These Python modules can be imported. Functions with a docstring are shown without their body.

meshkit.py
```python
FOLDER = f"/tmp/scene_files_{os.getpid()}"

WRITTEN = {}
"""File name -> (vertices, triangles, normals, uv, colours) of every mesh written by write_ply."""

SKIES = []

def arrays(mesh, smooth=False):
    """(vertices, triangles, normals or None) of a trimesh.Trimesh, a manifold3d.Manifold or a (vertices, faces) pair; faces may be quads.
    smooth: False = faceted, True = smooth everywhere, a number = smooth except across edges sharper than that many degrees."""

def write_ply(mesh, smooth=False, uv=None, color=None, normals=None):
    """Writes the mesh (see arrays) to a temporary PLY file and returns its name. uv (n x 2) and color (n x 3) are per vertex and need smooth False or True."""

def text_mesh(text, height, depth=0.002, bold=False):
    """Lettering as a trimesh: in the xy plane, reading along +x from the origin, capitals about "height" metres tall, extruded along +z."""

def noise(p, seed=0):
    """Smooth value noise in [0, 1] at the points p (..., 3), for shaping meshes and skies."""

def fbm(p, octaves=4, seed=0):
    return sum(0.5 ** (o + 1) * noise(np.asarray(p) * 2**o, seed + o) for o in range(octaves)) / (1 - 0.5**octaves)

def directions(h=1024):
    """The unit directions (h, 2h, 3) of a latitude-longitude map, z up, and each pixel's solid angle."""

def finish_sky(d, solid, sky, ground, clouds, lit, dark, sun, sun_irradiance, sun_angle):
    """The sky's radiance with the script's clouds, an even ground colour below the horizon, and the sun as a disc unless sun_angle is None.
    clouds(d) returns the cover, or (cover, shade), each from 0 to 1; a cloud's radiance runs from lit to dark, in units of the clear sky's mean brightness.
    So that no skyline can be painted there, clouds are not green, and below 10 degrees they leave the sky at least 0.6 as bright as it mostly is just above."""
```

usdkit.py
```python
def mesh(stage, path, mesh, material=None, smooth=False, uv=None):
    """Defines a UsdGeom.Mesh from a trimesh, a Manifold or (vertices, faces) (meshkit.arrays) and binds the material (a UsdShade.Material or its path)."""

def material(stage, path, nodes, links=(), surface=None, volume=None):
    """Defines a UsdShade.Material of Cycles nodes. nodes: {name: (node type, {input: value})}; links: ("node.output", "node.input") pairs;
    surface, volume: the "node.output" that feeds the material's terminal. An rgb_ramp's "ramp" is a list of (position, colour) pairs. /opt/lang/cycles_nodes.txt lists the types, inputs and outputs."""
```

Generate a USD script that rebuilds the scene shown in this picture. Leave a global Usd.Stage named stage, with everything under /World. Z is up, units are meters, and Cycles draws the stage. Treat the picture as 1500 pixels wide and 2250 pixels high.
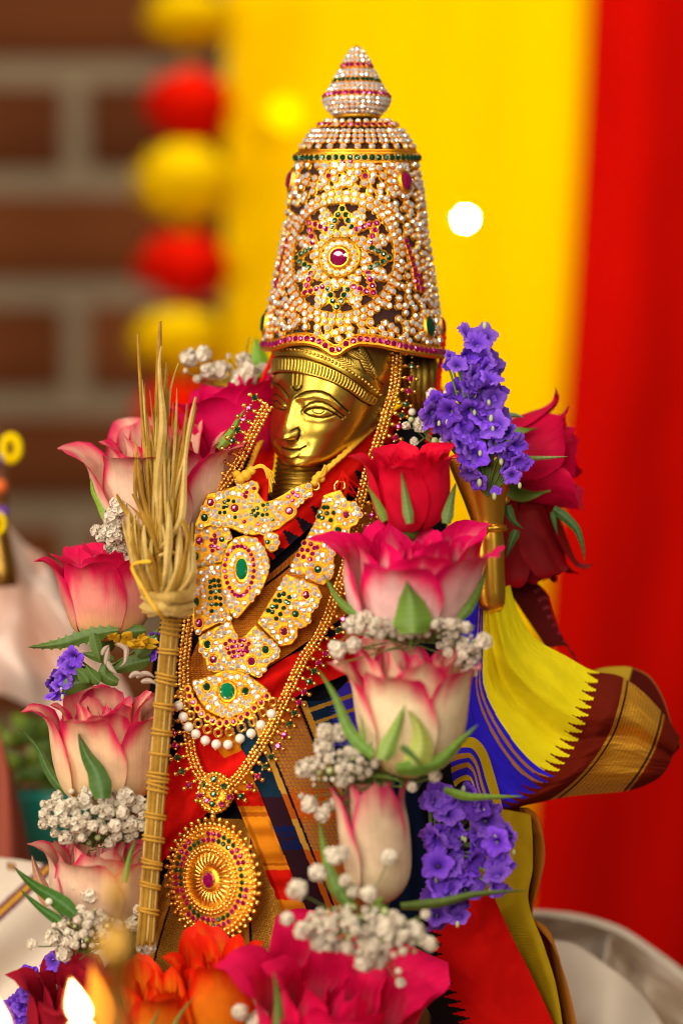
import math, random
import numpy as np, trimesh, usdkit, meshkit
from pxr import Usd, UsdGeom, UsdLux, UsdShade, Gf, Sdf, Vt
from scipy.interpolate import PchipInterpolator, CubicSpline, RectBivariateSpline
from shapely.geometry import Polygon, Point

stage = Usd.Stage.CreateInMemory()
UsdGeom.SetStageUpAxis(stage, 'Z'); UsdGeom.SetStageMetersPerUnit(stage, 1.0)
UsdGeom.Xform.Define(stage, '/World')
R = np.random.default_rng(7)

# ---------------------------------------------------------------- camera, light, exposure
S, D, ZC = 0.0002, 1.5, 0.25            # metres per photo pixel at the idol, camera distance, camera height
cam = UsdGeom.Camera.Define(stage, '/World/camera')
cam.CreateHorizontalApertureAttr(24.0); cam.CreateFocalLengthAttr(120.0)
cam.CreateFStopAttr(3.0); cam.CreateFocusDistanceAttr(D - 0.045)
cam.CreateClippingRangeAttr(Gf.Vec2f(0.05, 100))
cam.CreateExposureAttr(0.97)
UsdGeom.Xformable(cam).AddTranslateOp().Set(Gf.Vec3d(0, -D, ZC))
UsdGeom.Xformable(cam).AddRotateXOp().Set(90.0)

def rect_light(name, pos, aim, w, h, power, color):
    l = UsdLux.RectLight.Define(stage, '/World/' + name)
    l.CreateWidthAttr(w); l.CreateHeightAttr(h); l.CreateIntensityAttr(power); l.CreateColorAttr(Gf.Vec3f(*color))
    m = Gf.Matrix4d().SetLookAt(Gf.Vec3d(*pos), Gf.Vec3d(*aim), Gf.Vec3d(0, 0, 1)).GetInverse()
    UsdGeom.Xformable(l).AddTransformOp().Set(m)
rect_light('ceiling_lamp', (-0.60, -1.10, 1.20), (0, 0, 0.26), 0.55, 0.45, 7.5, (1.0, 0.90, 0.76))
rect_light('side_fill', (0.95, -1.3, 0.60), (0, 0, 0.25), 0.35, 0.6, 1.2, (1.0, 0.88, 0.72))  # weak unseen fill added from the right
rect_light('front_lamp', (-0.40, -1.75, 0.52), (0, 0, 0.27), 0.7, 0.5, 7.0, (1.0, 0.92, 0.80))
rect_light('left_fill', (-1.25, -0.75, 0.42), (0, 0, 0.27), 0.5, 0.7, 3.2, (1.0, 0.90, 0.74))  # unseen soft fill added to brighten the left side of the face
rect_light('backdrop_lamp', (0.26, 0.30, 0.80), (0.10, 0.88, 0.26), 0.3, 0.2, 8.5, (1.0, 0.9, 0.75))
for px, pz, py in ((-0.9, 0.9, -0.6), (0.35, 1.2, -1.0), (0.1, 0.95, -1.6), (-1.1, 0.45, -1.0), (0.75, 1.0, -0.6)):
    rect_light('sparkle_spot_%d' % int(abs(px * 100)), (px, py, pz), (0, 0, 0.28), 0.07, 0.07, 70.0, (1.0, 0.9, 0.75))  # small unseen lights added for sparkle on stones and gold
dome = UsdLux.DomeLight.Define(stage, '/World/room_ambience')
dome.CreateIntensityAttr(1.0)
bgm = usdkit.material(stage, '/World/Looks/room_ambience', {'b': ('background_shader', {'color': (1.0, 0.86, 0.68), 'strength': 0.045})}, surface='b.background')
UsdShade.MaterialBindingAPI.Apply(dome.GetPrim()).Bind(bgm)

# ---------------------------------------------------------------- helpers
def W(u, v, y=0.0):
    u, v, y = np.broadcast_arrays(np.asarray(u, float), np.asarray(v, float), np.asarray(y, float))
    k = S * (D + y) / D
    return np.stack([(u - 750) * k, y, ZC - (v - 1125) * k], -1)
used = {}
def numbered(path):
    n = used.get(path, 0); used[path] = n + 1
    return path if n == 0 else f'{path}_{n:03d}'
def tag(p, label=None, cat=None, group=None, kind=None):
    p = p.GetPrim() if hasattr(p, 'GetPrim') else p
    for k, x in (('label', label), ('category', cat), ('group', group), ('kind', kind)):
        if x: p.SetCustomDataByKey(k, x)
    return p
def thing(name, label, cat, group=None, kind=None, at=None):
    x = UsdGeom.Xform.Define(stage, numbered('/World/' + name))
    return tag(x, label, cat, group, kind)
def part(parent, name, mesh, mat, smooth=40, label=None, kind=None, **attrs):
    base = '/World' if parent is None else str(parent.GetPath())
    if attrs: smooth = True
    m = usdkit.mesh(stage, numbered(base + '/' + name), mesh, M[mat], smooth)
    pv = UsdGeom.PrimvarsAPI(m)
    for k, a in attrs.items():
        a = np.asarray(a, np.float32)
        if a.ndim == 2: pv.CreatePrimvar(k, Sdf.ValueTypeNames.Float3Array, 'vertex').Set(Vt.Vec3fArray.FromNumpy(a))
        else: pv.CreatePrimvar(k, Sdf.ValueTypeNames.FloatArray, 'vertex').Set(Vt.FloatArray.FromNumpy(a))
    return tag(m, label, None, None, kind)
def cat_(meshes):
    vs, fs, n = [], [], 0
    for v, f in meshes:
        vs.append(np.asarray(v)); fs.append(np.asarray(f) + n); n += len(v)
    return np.vstack(vs), np.vstack(fs)
def grid(P, wrap=False):
    m, n = P.shape[:2]
    idx = np.arange(m * n).reshape(m, n)
    if wrap: idx = np.hstack([idx, idx[:, :1]])
    a, b, c, d = idx[:-1, :-1].ravel(), idx[:-1, 1:].ravel(), idx[1:, 1:].ravel(), idx[1:, :-1].ravel()
    return P.reshape(-1, 3), np.vstack([np.stack([a, b, c], 1), np.stack([a, c, d], 1)])
def spline(pts, n, k=None):
    pts = np.asarray(pts, float)
    if len(pts) == 2: t = np.linspace(0, 1, n)[:, None]; return pts[0] * (1 - t) + pts[1] * t
    d = np.r_[0, np.cumsum(np.linalg.norm(np.diff(pts, axis=0), axis=1))]
    return PchipInterpolator(d, pts)(np.linspace(0, d[-1], n)) if k is None else CubicSpline(d, pts)(np.linspace(0, d[-1], n))
def along(pts, step):
    pts = np.asarray(pts, float); L = np.linalg.norm(np.diff(spline(pts, 200), axis=0), axis=1).sum()
    return spline(pts, max(2, int(round(L / step)) + 1))
def tube(pts, rad, sides=8, caps=True):
    pts = np.asarray(pts, float); n = len(pts)
    rad = np.broadcast_to(np.asarray(rad, float), (n,))
    T = np.gradient(pts, axis=0); T /= np.linalg.norm(T, axis=1, keepdims=True) + 1e-12
    a = np.array([0.0, 0, 1]) if abs(T[0][2]) < 0.9 else np.array([1.0, 0, 0])
    N = np.cross(T[0], a); N /= np.linalg.norm(N)
    P = np.zeros((n, sides, 3)); th = np.arange(sides) / sides * 2 * np.pi
    for i in range(n):
        N = N - T[i] * (N @ T[i]); N /= np.linalg.norm(N) + 1e-12; B = np.cross(T[i], N)
        P[i] = pts[i] + rad[i] * (np.cos(th)[:, None] * N + np.sin(th)[:, None] * B)
    v, f = grid(P, True)
    if caps:
        v = np.vstack([v, pts[0], pts[-1]]); k = n * sides
        i = np.arange(sides); j = (i + 1) % sides
        f = np.vstack([f, np.stack([np.full(sides, k), j, i], 1), np.stack([np.full(sides, k + 1), (n - 1) * sides + i, (n - 1) * sides + j], 1)])
    return v, f
ICO1, ICO2 = trimesh.creation.icosphere(1), trimesh.creation.icosphere(2)
def ball(c, r, sub=1):
    m = ICO1 if sub == 1 else ICO2
    return np.asarray(m.vertices) * r + c, np.asarray(m.faces)
def frame(n):
    n = np.asarray(n, float); n = n / np.linalg.norm(n)
    a = np.array([0, 0, 1.0]) if abs(n[2]) < 0.9 else np.array([1.0, 0, 0])
    x = np.cross(a, n); x /= np.linalg.norm(x)
    return x, np.cross(n, x), n
def gem(c, n, r, ry=None, seg=8, h=0.55, spin=0.0, up=None):
    x, y, n = frame(n)
    ry = ry or r; th = np.arange(seg) / seg * 2 * np.pi + spin
    o = lambda k, z: c + k * (r * np.cos(th)[:, None] * x + ry * np.sin(th)[:, None] * y) + z * min(r, ry) * n
    v = np.vstack([o(1.0, -0.15), o(0.98, 0.12), (o(0.58, h)), c + min(r, ry) * (h + 0.03) * n])
    i = np.arange(seg); j = (i + 1) % seg; f = []
    for b in (0, seg): f += [np.stack([b + i, b + j, b + seg + j], 1), np.stack([b + i, b + seg + j, b + seg + i], 1)]
    f.append(np.stack([2 * seg + i, 2 * seg + j, np.full(seg, 3 * seg)], 1))
    return v, np.vstack(f)
def collet(c, n, r, ry=None, seg=10):
    x, y, n = frame(n); ry = ry or r; th = np.arange(seg) / seg * 2 * np.pi
    o = lambda k, z: c + k * (r * np.cos(th)[:, None] * x + ry * np.sin(th)[:, None] * y) + z * min(r, ry) * n
    v = np.vstack([o(1.02, -0.45), o(1.0, -0.1), o(0.86, 0.1), c[None]])
    i = np.arange(seg); j = (i + 1) % seg; f = []
    for b in (0, seg): f += [np.stack([b + i, b + j, b + seg + j], 1), np.stack([b + i, b + seg + j, b + seg + i], 1)]
    f.append(np.stack([2 * seg + i, 2 * seg + j, np.full(seg, 3 * seg)], 1))
    return v, np.vstack(f)
def revolve(cu, prof, y, axis=None, seg=48, close=True):
    """prof: (v, radius px) along a vertical axis at pixel column cu (number or function of v), depth y"""
    prof = np.asarray(prof, float); th = np.linspace(0, 2 * np.pi, seg, endpoint=False)
    k = S * (D + y) / D
    cx = np.array([cu(v) if callable(cu) else cu for v in prof[:, 0]])
    c = W(cx, prof[:, 0], y)
    P = c[:, None, :] + (prof[:, 1] * k)[:, None, None] * np.stack([np.sin(th), -np.cos(th), 0 * th], -1)[None]
    return grid(P[::-1], True)
def sm(x): x = np.clip(x, 0, 1); return x * x * (3 - 2 * x)
def pn(x, y, z=0.0, seed=0, oct=3):
    x, y, z = np.broadcast_arrays(np.asarray(x, float), np.asarray(y, float), np.asarray(z, float))
    return meshkit.fbm(np.stack([x, y, z], -1) + 100.0, oct, seed) - 0.5
def lerp(a, b, t): return np.asarray(a) * (1 - t) + np.asarray(b) * t
def gems(parent, items, limit=300):
    """items: (kind, mesh); individual prims up to the limit of each kind, the rest joined"""
    by = {}
    for k, m in items: by.setdefault(k, []).append(m)
    for k, ms in by.items():
        nm = {'white': 'white_stone', 'ruby': 'ruby_stone', 'emerald': 'green_stone', 'gold': 'gold_bead', 'pearl': 'pearl', 'egreen': 'large_green_stone', 'eruby': 'large_ruby_stone'}[k]
        mat = {'egreen': 'emerald_bright', 'eruby': 'ruby_big', 'white': 'rhinestone', 'ruby': 'ruby', 'emerald': 'emerald', 'gold': 'gold', 'pearl': 'pearl'}[k]
        sm_ = False if k != 'gold' and k != 'pearl' else True
        for m in ms[:limit]: part(parent, nm, m, mat, sm_)
        if len(ms) > limit: part(parent, nm + 's_small', cat_(ms[limit:]), mat, sm_, kind='stuff')

# ---------------------------------------------------------------- materials
M = {}
def simple(name, color, rough=0.5, metal=0.0, bump=0.0, bscale=800, var=0.0, vscale=60, col2=None, **kw):
    nodes = {'p': ('principled_bsdf', {'base_color': color, 'roughness': rough, 'metallic': metal, **kw})}; links = []
    nodes['tc'] = ('texture_coordinate', {})
    if col2 is not None:
        nodes['n'] = ('noise_texture', {'scale': vscale, 'detail': 5.0, 'roughness': 0.6})
        nodes['r'] = ('rgb_ramp', {'ramp': [(0.35, color), (0.65, col2)]})
        links += [('tc.object', 'n.vector'), ('n.fac', 'r.fac'), ('r.color', 'p.base_color')]
    if bump:
        nodes['bn'] = ('noise_texture', {'scale': bscale, 'detail': 4.0})
        nodes['b'] = ('bump', {'strength': bump, 'distance': 0.0006})
        links += [('tc.object', 'bn.vector'), ('bn.fac', 'b.height'), ('b.normal', 'p.normal')]
    M[name] = usdkit.material(stage, '/World/Looks/' + name, nodes, links, surface='p.BSDF')
def stone(name, c1, c2, metal, rough, coat):
    M[name] = usdkit.material(stage, '/World/Looks/' + name, {
        'g': ('geometry', {}), 'r': ('rgb_ramp', {'ramp': [(0, c1), (1, c2)]}),
        'p': ('principled_bsdf', {'roughness': rough, 'metallic': metal, 'coat_weight': coat, 'coat_roughness': 0.04})},
        [('g.random_per_island', 'r.fac'), ('r.color', 'p.base_color')], surface='p.BSDF')
def attr_mat(name, rough=0.5, spec=0.5, transl=0.0, bump=0.0, bscale=900, weave=False, sheen=0.0, metal=True):
    n = {'a': ('attribute', {'attribute': 'col'}), 'tc': ('texture_coordinate', {}),
         'p': ('principled_bsdf', {'roughness': rough, 'specular_ior_level': spec, 'sheen_weight': sheen})}
    l = [('a.color', 'p.base_color')]
    if weave:
        n['m'] = ('attribute', {'attribute': 'met'}); l += [('m.fac', 'p.metallic')]
        n['rg'] = ('map_range', {'to_min': rough, 'to_max': 0.32}); l += [('m.fac', 'rg.value'), ('rg.result', 'p.roughness')]
        n['w1'] = ('wave_texture', {'scale': 900.0, 'bands_direction': 'diagonal', 'distortion': 1.0})
        n['w2'] = ('noise_texture', {'scale': 1600.0, 'detail': 2.0})
        n['ad'] = ('math', {'math_type': 'add'})
        n['b'] = ('bump', {'strength': bump, 'distance': 0.0003})
        l += [('tc.object', 'w1.vector'), ('tc.object', 'w2.vector'), ('w1.fac', 'ad.value1'), ('w2.fac', 'ad.value2'), ('ad.value', 'b.height'), ('b.normal', 'p.normal')]
    elif bump:
        n['w2'] = ('noise_texture', {'scale': bscale, 'detail': 4.0})
        n['b'] = ('bump', {'strength': bump, 'distance': 0.0004})
        l += [('tc.object', 'w2.vector'), ('w2.fac', 'b.height'), ('b.normal', 'p.normal')]
    out = 'p.BSDF'
    if transl:
        n['t'] = ('translucent_bsdf', {}); n['mx'] = ('mix_closure', {'fac': transl})
        l += [('a.color', 't.color'), ('p.BSDF', 'mx.closure1'), ('t.BSDF', 'mx.closure2')]; out = 'mx.closure'
    M[name] = usdkit.material(stage, '/World/Looks/' + name, n, l, surface=out)
simple('gold', (0.95, 0.55, 0.10), 0.22, 1.0, 0.25, 1500, col2=(1.0, 0.63, 0.16), vscale=90)
simple('gold_plate', (0.84, 0.37, 0.018), 0.40, 1.0, 0.3, 900, col2=(0.96, 0.50, 0.05), vscale=50)
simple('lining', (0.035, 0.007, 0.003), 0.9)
stone('rhinestone', (1.0, 0.98, 0.97), (0.56, 0.50, 0.50), 0.62, 0.07, 1.0)
stone('ruby', (0.46, 0.002, 0.16), (0.20, 0.0, 0.08), 0.6, 0.07, 1.0)
stone('emerald', (0.0, 0.075, 0.028), (0.0, 0.014, 0.008), 0.5, 0.07, 1.0)
simple('emerald_bright', (0.0, 0.28, 0.10), 0.06, 0.3, coat_weight=1.0)
simple('ruby_big', (0.30, 0.002, 0.07), 0.06, 0.3, coat_weight=1.0)
simple('pearl', (0.85, 0.78, 0.66), 0.18, 0.0, coat_weight=0.6, coat_roughness=0.1)
simple('red_thread', (0.75, 0.008, 0.004), 0.8, 0, 0.6, 1500, specular_ior_level=0.1)
simple('yellow_thread', (0.90, 0.50, 0.02), 0.7, 0, 0.6, 1500)
simple('tan_thread', (0.50, 0.25, 0.015), 0.7, 0, 0.6, 1500)
simple('straw', (0.44, 0.24, 0.025), 0.6, 0, 0.4, 600, col2=(0.25, 0.115, 0.010), vscale=70, specular_ior_level=0.2)
simple('pale_straw', (0.60, 0.41, 0.13), 0.6, 0, 0.4, 600, col2=(0.42, 0.25, 0.05), vscale=80, specular_ior_level=0.2)
simple('mortar', (0.20, 0.145, 0.085), 0.9, 0, 0.5, 300)
simple('stem', (0.16, 0.24, 0.05), 0.55)
simple('white_blossom', (0.78, 0.70, 0.56), 0.7, 0, 0.5, 900, col2=(0.58, 0.48, 0.36), vscale=220)
simple('bud_green', (0.45, 0.50, 0.22), 0.6)
simple('marigold_yellow', (0.95, 0.66, 0.002), 0.9, specular_ior_level=0.0)
simple('marigold_red', (0.85, 0.012, 0.002), 0.9, specular_ior_level=0.0)
simple('teal', (0.0, 0.16, 0.12), 0.35)
simple('wood', (0.20, 0.07, 0.03), 0.6, 0, 0.3, 60)
simple('skin_red', (0.30, 0.075, 0.04), 0.6)
simple('vase_gold', (1.0, 0.55, 0.06), 0.34, 1.0)
simple('lamp_brass', (0.42, 0.23, 0.045), 0.38, 1.0)
M['petal'] = usdkit.material(stage, '/World/Looks/petal', {'a': ('attribute', {'attribute': 'col'}), 's': ('attribute', {'attribute': 'pst'}), 'tc': ('texture_coordinate', {}),
    'mp': ('mapping', {'scale': (14.0, 1.0, 1.0)}), 'n': ('noise_texture', {'scale': 1.6, 'detail': 4.0, 'roughness': 0.65}), 'rg': ('map_range', {'from_min': .25, 'from_max': .75, 'to_min': .90, 'to_max': 1.08}),
    'n2': ('noise_texture', {'scale': 130.0, 'detail': 4.0}), 'r2': ('map_range', {'from_min': .3, 'from_max': .7, 'to_min': .88, 'to_max': 1.08}), 'mu': ('math', {'math_type': 'multiply'}),
    'vm': ('vector_math', {'math_type': 'scale'}), 'b': ('bump', {'strength': 0.35, 'distance': 0.0006}), 'p': ('principled_bsdf', {'roughness': 0.55, 'specular_ior_level': 0.10}), 't': ('translucent_bsdf', {}), 'mx': ('mix_closure', {'fac': 0.14})},
    [('s.vector', 'mp.vector'), ('mp.vector', 'n.vector'), ('n.fac', 'rg.value'), ('tc.object', 'n2.vector'), ('n2.fac', 'r2.value'), ('rg.result', 'mu.value1'), ('r2.result', 'mu.value2'), ('a.vector', 'vm.vector1'), ('mu.value', 'vm.scale'),
     ('vm.vector', 'p.base_color'), ('vm.vector', 't.color'), ('n.fac', 'b.height'), ('b.normal', 'p.normal'), ('p.BSDF', 'mx.closure1'), ('t.BSDF', 'mx.closure2')], surface='mx.closure')
attr_mat('leaf', 0.45, 0.4, 0.15, 0.3, 700)
attr_mat('cloth', 0.75, 0.03, 0.0, 0.35, weave=True)
attr_mat('backcloth', 0.9, 0.0, 0.0, 0.2)
attr_mat('brick_clay', 0.85, 0.2, 0.0, 0.5, 120)
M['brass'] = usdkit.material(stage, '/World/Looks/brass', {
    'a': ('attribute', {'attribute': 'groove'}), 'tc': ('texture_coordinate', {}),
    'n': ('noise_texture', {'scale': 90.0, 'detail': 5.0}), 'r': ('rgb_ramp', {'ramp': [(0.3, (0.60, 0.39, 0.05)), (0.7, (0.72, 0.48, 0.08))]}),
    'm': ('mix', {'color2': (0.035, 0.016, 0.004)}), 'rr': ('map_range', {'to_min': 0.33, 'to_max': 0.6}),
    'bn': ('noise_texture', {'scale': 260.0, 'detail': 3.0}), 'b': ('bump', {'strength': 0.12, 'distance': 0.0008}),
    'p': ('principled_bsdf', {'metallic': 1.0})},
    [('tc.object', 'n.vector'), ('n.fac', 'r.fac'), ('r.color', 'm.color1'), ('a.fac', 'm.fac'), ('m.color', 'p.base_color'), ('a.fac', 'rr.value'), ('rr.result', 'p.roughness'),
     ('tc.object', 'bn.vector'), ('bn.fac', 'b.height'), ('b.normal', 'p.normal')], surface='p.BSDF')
def emis(name, color, strength):
    M[name] = usdkit.material(stage, '/World/Looks/' + name, {'e': ('emission', {'color': color, 'strength': strength})}, surface='e.emission')
emis('flame_core', (1.0, 0.80, 0.40), 14.0); emis('glint_white', (1.0, 0.95, 0.8), 900.0)
M['flame_edge'] = usdkit.material(stage, '/World/Looks/flame_edge', {'e': ('emission', {'color': (1.0, 0.28, 0.02), 'strength': 1.6}), 't': ('transparent_bsdf', {}), 'm': ('mix_closure', {'fac': 0.5})},
    [('t.BSDF', 'm.closure1'), ('e.emission', 'm.closure2')], surface='m.closure')

# ---------------------------------------------------------------- setting: table, wall, backdrop
YW = 0.97
def box(c, s, bev=0.0):
    m = trimesh.creation.box(s); m.apply_translation(c); return np.asarray(m.vertices), np.asarray(m.faces)
tab = part(None, 'table_top', box((0, 0.0, -0.06), (2.6, 1.1, 0.03)), 'wood', False)
tag(tab, 'wooden table top under the draped idol', 'table', kind='structure')
wall = thing('brick_wall', 'red brick wall with pale mortar behind the flower garland', 'wall')
kw = S * (D + YW) / D
part(wall, 'mortar_bed', box((0, YW + 0.046, 0.5), (2.6, 0.08, 1.6)), 'mortar', False)
course, joint, blen = 243 * kw, 62 * kw, 690 * kw
v0 = 155
for i in range(-2, 8):
    zt = ZC - (v0 + i * 243 + 31 - 1125) * kw; zb = zt - (243 - 62) * kw
    off = 165 if i % 2 == 0 else 165 - 345
    for j in range(-2, 4):
        xl = (off + 31 + j * 690 - 750) * kw; xr = xl + (690 - 62) * kw
        if xr < -0.34 or xl > 0.45: continue
        P = trimesh.creation.box((xr - xl, 0.06, zt - zb)); P = P.subdivide(); 
        v = np.asarray(P.vertices); v = v + 0.0015 * (R.random(v.shape) - 0.5); v = v + [(xl + xr) / 2, YW + 0.03, (zt + zb) / 2]
        t = R.random(); c = lerp((0.085, 0.020, 0.003), (0.14, 0.036, 0.006), t)
        part(wall, 'brick', (v, np.asarray(P.faces)), 'brick_clay', col=np.tile(c, (len(v), 1)))

def sheet(name, rows, colf, mat='cloth', nu=80, nv=80, parent=None, yfun=None, disp=None, back=None, metf=None, label=None, thick=0.0):
    """loft through rows of (u, v, y) control points; colf(a, b, u, v) -> colour (and metal) per vertex"""
    rs = np.stack([spline([tuple(p) if len(p) == 3 else (*p, 0) for p in r], nu) for r in rows])   # (k, nu, 3)
    k = len(rs); tt = np.linspace(0, 1, nv)
    d = np.r_[0, np.cumsum(np.linalg.norm(np.diff(rs, axis=0)[:, :, :2], axis=2).mean(1))]; d /= d[-1]
    G = PchipInterpolator(d, rs, axis=0)(tt) if k > 2 else rs[0] * (1 - tt[:, None, None]) + rs[1] * tt[:, None, None]
    a, b = np.meshgrid(np.linspace(0, 1, nu), tt)
    u, v, y = G[..., 0], G[..., 1], G[..., 2]
    if yfun is not None: y = y + yfun(u, v)
    if disp is not None: y = y + disp(a, b, u, v)
    P = W(u, v, y)
    c = colf(a, b, u, v); met = np.zeros_like(a)
    if isinstance(c, tuple): c, met = c
    c = np.broadcast_to(np.asarray(c, float), a.shape + (3,)).reshape(-1, 3)
    vv, f = grid(P)
    if thick:
        n = trimesh.Trimesh(vv, f, process=False).vertex_normals
        if n[:, 1].mean() > 0: n = -n
        N = len(vv); m_, n_ = P.shape[:2]; idx = np.arange(N).reshape(m_, n_)
        rim = np.r_[idx[0, :], idx[1:, -1], idx[-1, -2::-1], idx[-2:0:-1, 0]]; nx = np.roll(rim, -1)
        vv = np.vstack([vv, vv - n * thick])
        f = np.vstack([f, f[:, ::-1] + N, np.stack([rim, nx, nx + N], 1), np.stack([rim, nx + N, rim + N], 1)])
        c = np.vstack([c, c]); met = np.r_[met.ravel(), met.ravel()]
    kw_ = dict(col=c)
    if mat == 'cloth': kw_['met'] = met.ravel()
    return part(parent, name, (vv, f), mat, label=label, **kw_)

# yellow and red backdrop cloths
yc = lambda a, b, u, v: lerp((0.86, 0.50, 0.0), (0.92, 0.55, 0.0), (pn(a * 3, b * 3)[..., None] + .5))
o = sheet('yellow_backdrop_cloth', [[(500, -150, .88), (900, -150, .885), (1330, -150, .88)], [(490, 900, .88), (900, 900, .885), (1285, 900, .875)], [(475, 2500, .88), (900, 2500, .885), (1190, 2500, .87)]], yc, 'backcloth', 70, 50,
          disp=lambda a, b, u, v: 0.006 * np.sin(a * 17 + 1.5 * b) + 0.006 * pn(a * 4, b * 2))
tag(o, 'plain yellow cloth hanging behind the idol', 'backdrop cloth')
o = sheet('red_backdrop_cloth', [[(1298, -150, 0.850), (1450, -150, 0.830), (1850, -150, 0.870)], [(1250, 700, 0.850), (1420, 700, 0.840), (1820, 700, 0.870)], [(1195, 1350, 0.845), (1400, 1350, 0.840), (1800, 1350, 0.865)], [(1145, 2150, 0.840), (1400, 2150, 0.840), (1800, 2150, 0.860)], [(1140, 2500, 0.840), (1400, 2500, 0.840), (1800, 2500, 0.860)]],
          lambda a, b, u, v: np.broadcast_to((0.46, 0.003, 0.001), a.shape + (3,)), 'backcloth', 70, 50,
          disp=lambda a, b, u, v: 0.008 * np.sin(a * 13 + 1.6 * b + 2.2) * (0.4 + 0.9 * a) + 0.10 * a ** 2 + 0.03 * pn(a * 3, b * 4, seed=3))
tag(o, 'bright red cloth hanging at the right behind the idol', 'backdrop cloth')
# strands of marigolds hanging on the cloth's edge
gar = thing('marigold_garland', 'hanging strand of alternating yellow and red marigold balls at the yellow cloth edge', 'garland')
part(gar, 'string', tube(W([412, 405, 395, 375, 350], [-150, 200, 500, 800, 1150], .80), 0.001, 6), 'tan_thread')
def marigold(c, r, ry):
    ms = []
    for i in range(120):
        z = 1 - 2 * (i + .5) / 120; ph = i * 2.39996
        d = np.array([math.sqrt(1 - z * z) * math.cos(ph), math.sqrt(1 - z * z) * math.sin(ph), z]); x, y, n = frame(d + 0.25 * (R.random(3) - .5))
        w, l = .26, .42; q = np.array([[-w * .4, 0, .6], [w * .4, 0, .6], [w, l * .5, .95], [.5 * w, l, 1.05], [-.5 * w, l, 1.05], [-w, l * .5, .95]])
        v = q[:, :1] * x + (q[:, 1:2] - .1) * y + q[:, 2:] * n * (0.85 + .15 * R.random())
        ms.append((c + v * [r, r, ry], np.array([[0, 1, 2], [0, 2, 5], [5, 2, 3], [5, 3, 4]])))
    m = trimesh.creation.icosphere(2); ms.append((np.asarray(m.vertices) * [r * .75, r * .75, ry * .75] + c, np.asarray(m.faces)))
    return cat_(ms)
for (u, v, rx, ry, k) in [(405, 45, 100, 66, 'yellow'), (408, 238, 98, 84, 'red'), (395, 412, 108, 98, 'yellow'), (395, 592, 104, 82, 'red'), (385, 758, 106, 84, 'yellow'), (385, 920, 100, 78, 'red'), (372, 1085, 100, 82, 'yellow')]:
    part(gar, 'marigold', marigold(W(u + 8, v, .80), rx * S * 2.3 / 1.5 * 1.06, ry * S * 2.3 / 1.5 * .98), 'marigold_' + k, True, label=k + ' marigold ball')
o = part(None, 'white_glint', ball(W(1022, 480, .74), 0.0010, 2), 'glint_white', True); tag(o, 'small glowing white ball painting a glint on the yellow cloth', 'painted glint')  # emissive ball added for a bright glint; no bulb known there
emis('glint_yellow', (1.0, 0.66, 0.0), 1.15)
o = part(None, 'yellow_glint', tube([W(625, 250, .862), W(625, 250, .866)], 0.010, 20), 'glint_yellow', 30); tag(o, 'dim glowing disc painting a yellow glint on the yellow cloth left of the crown', 'painted glint')  # glowing disc put in for a reflected glint on the cloth

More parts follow.
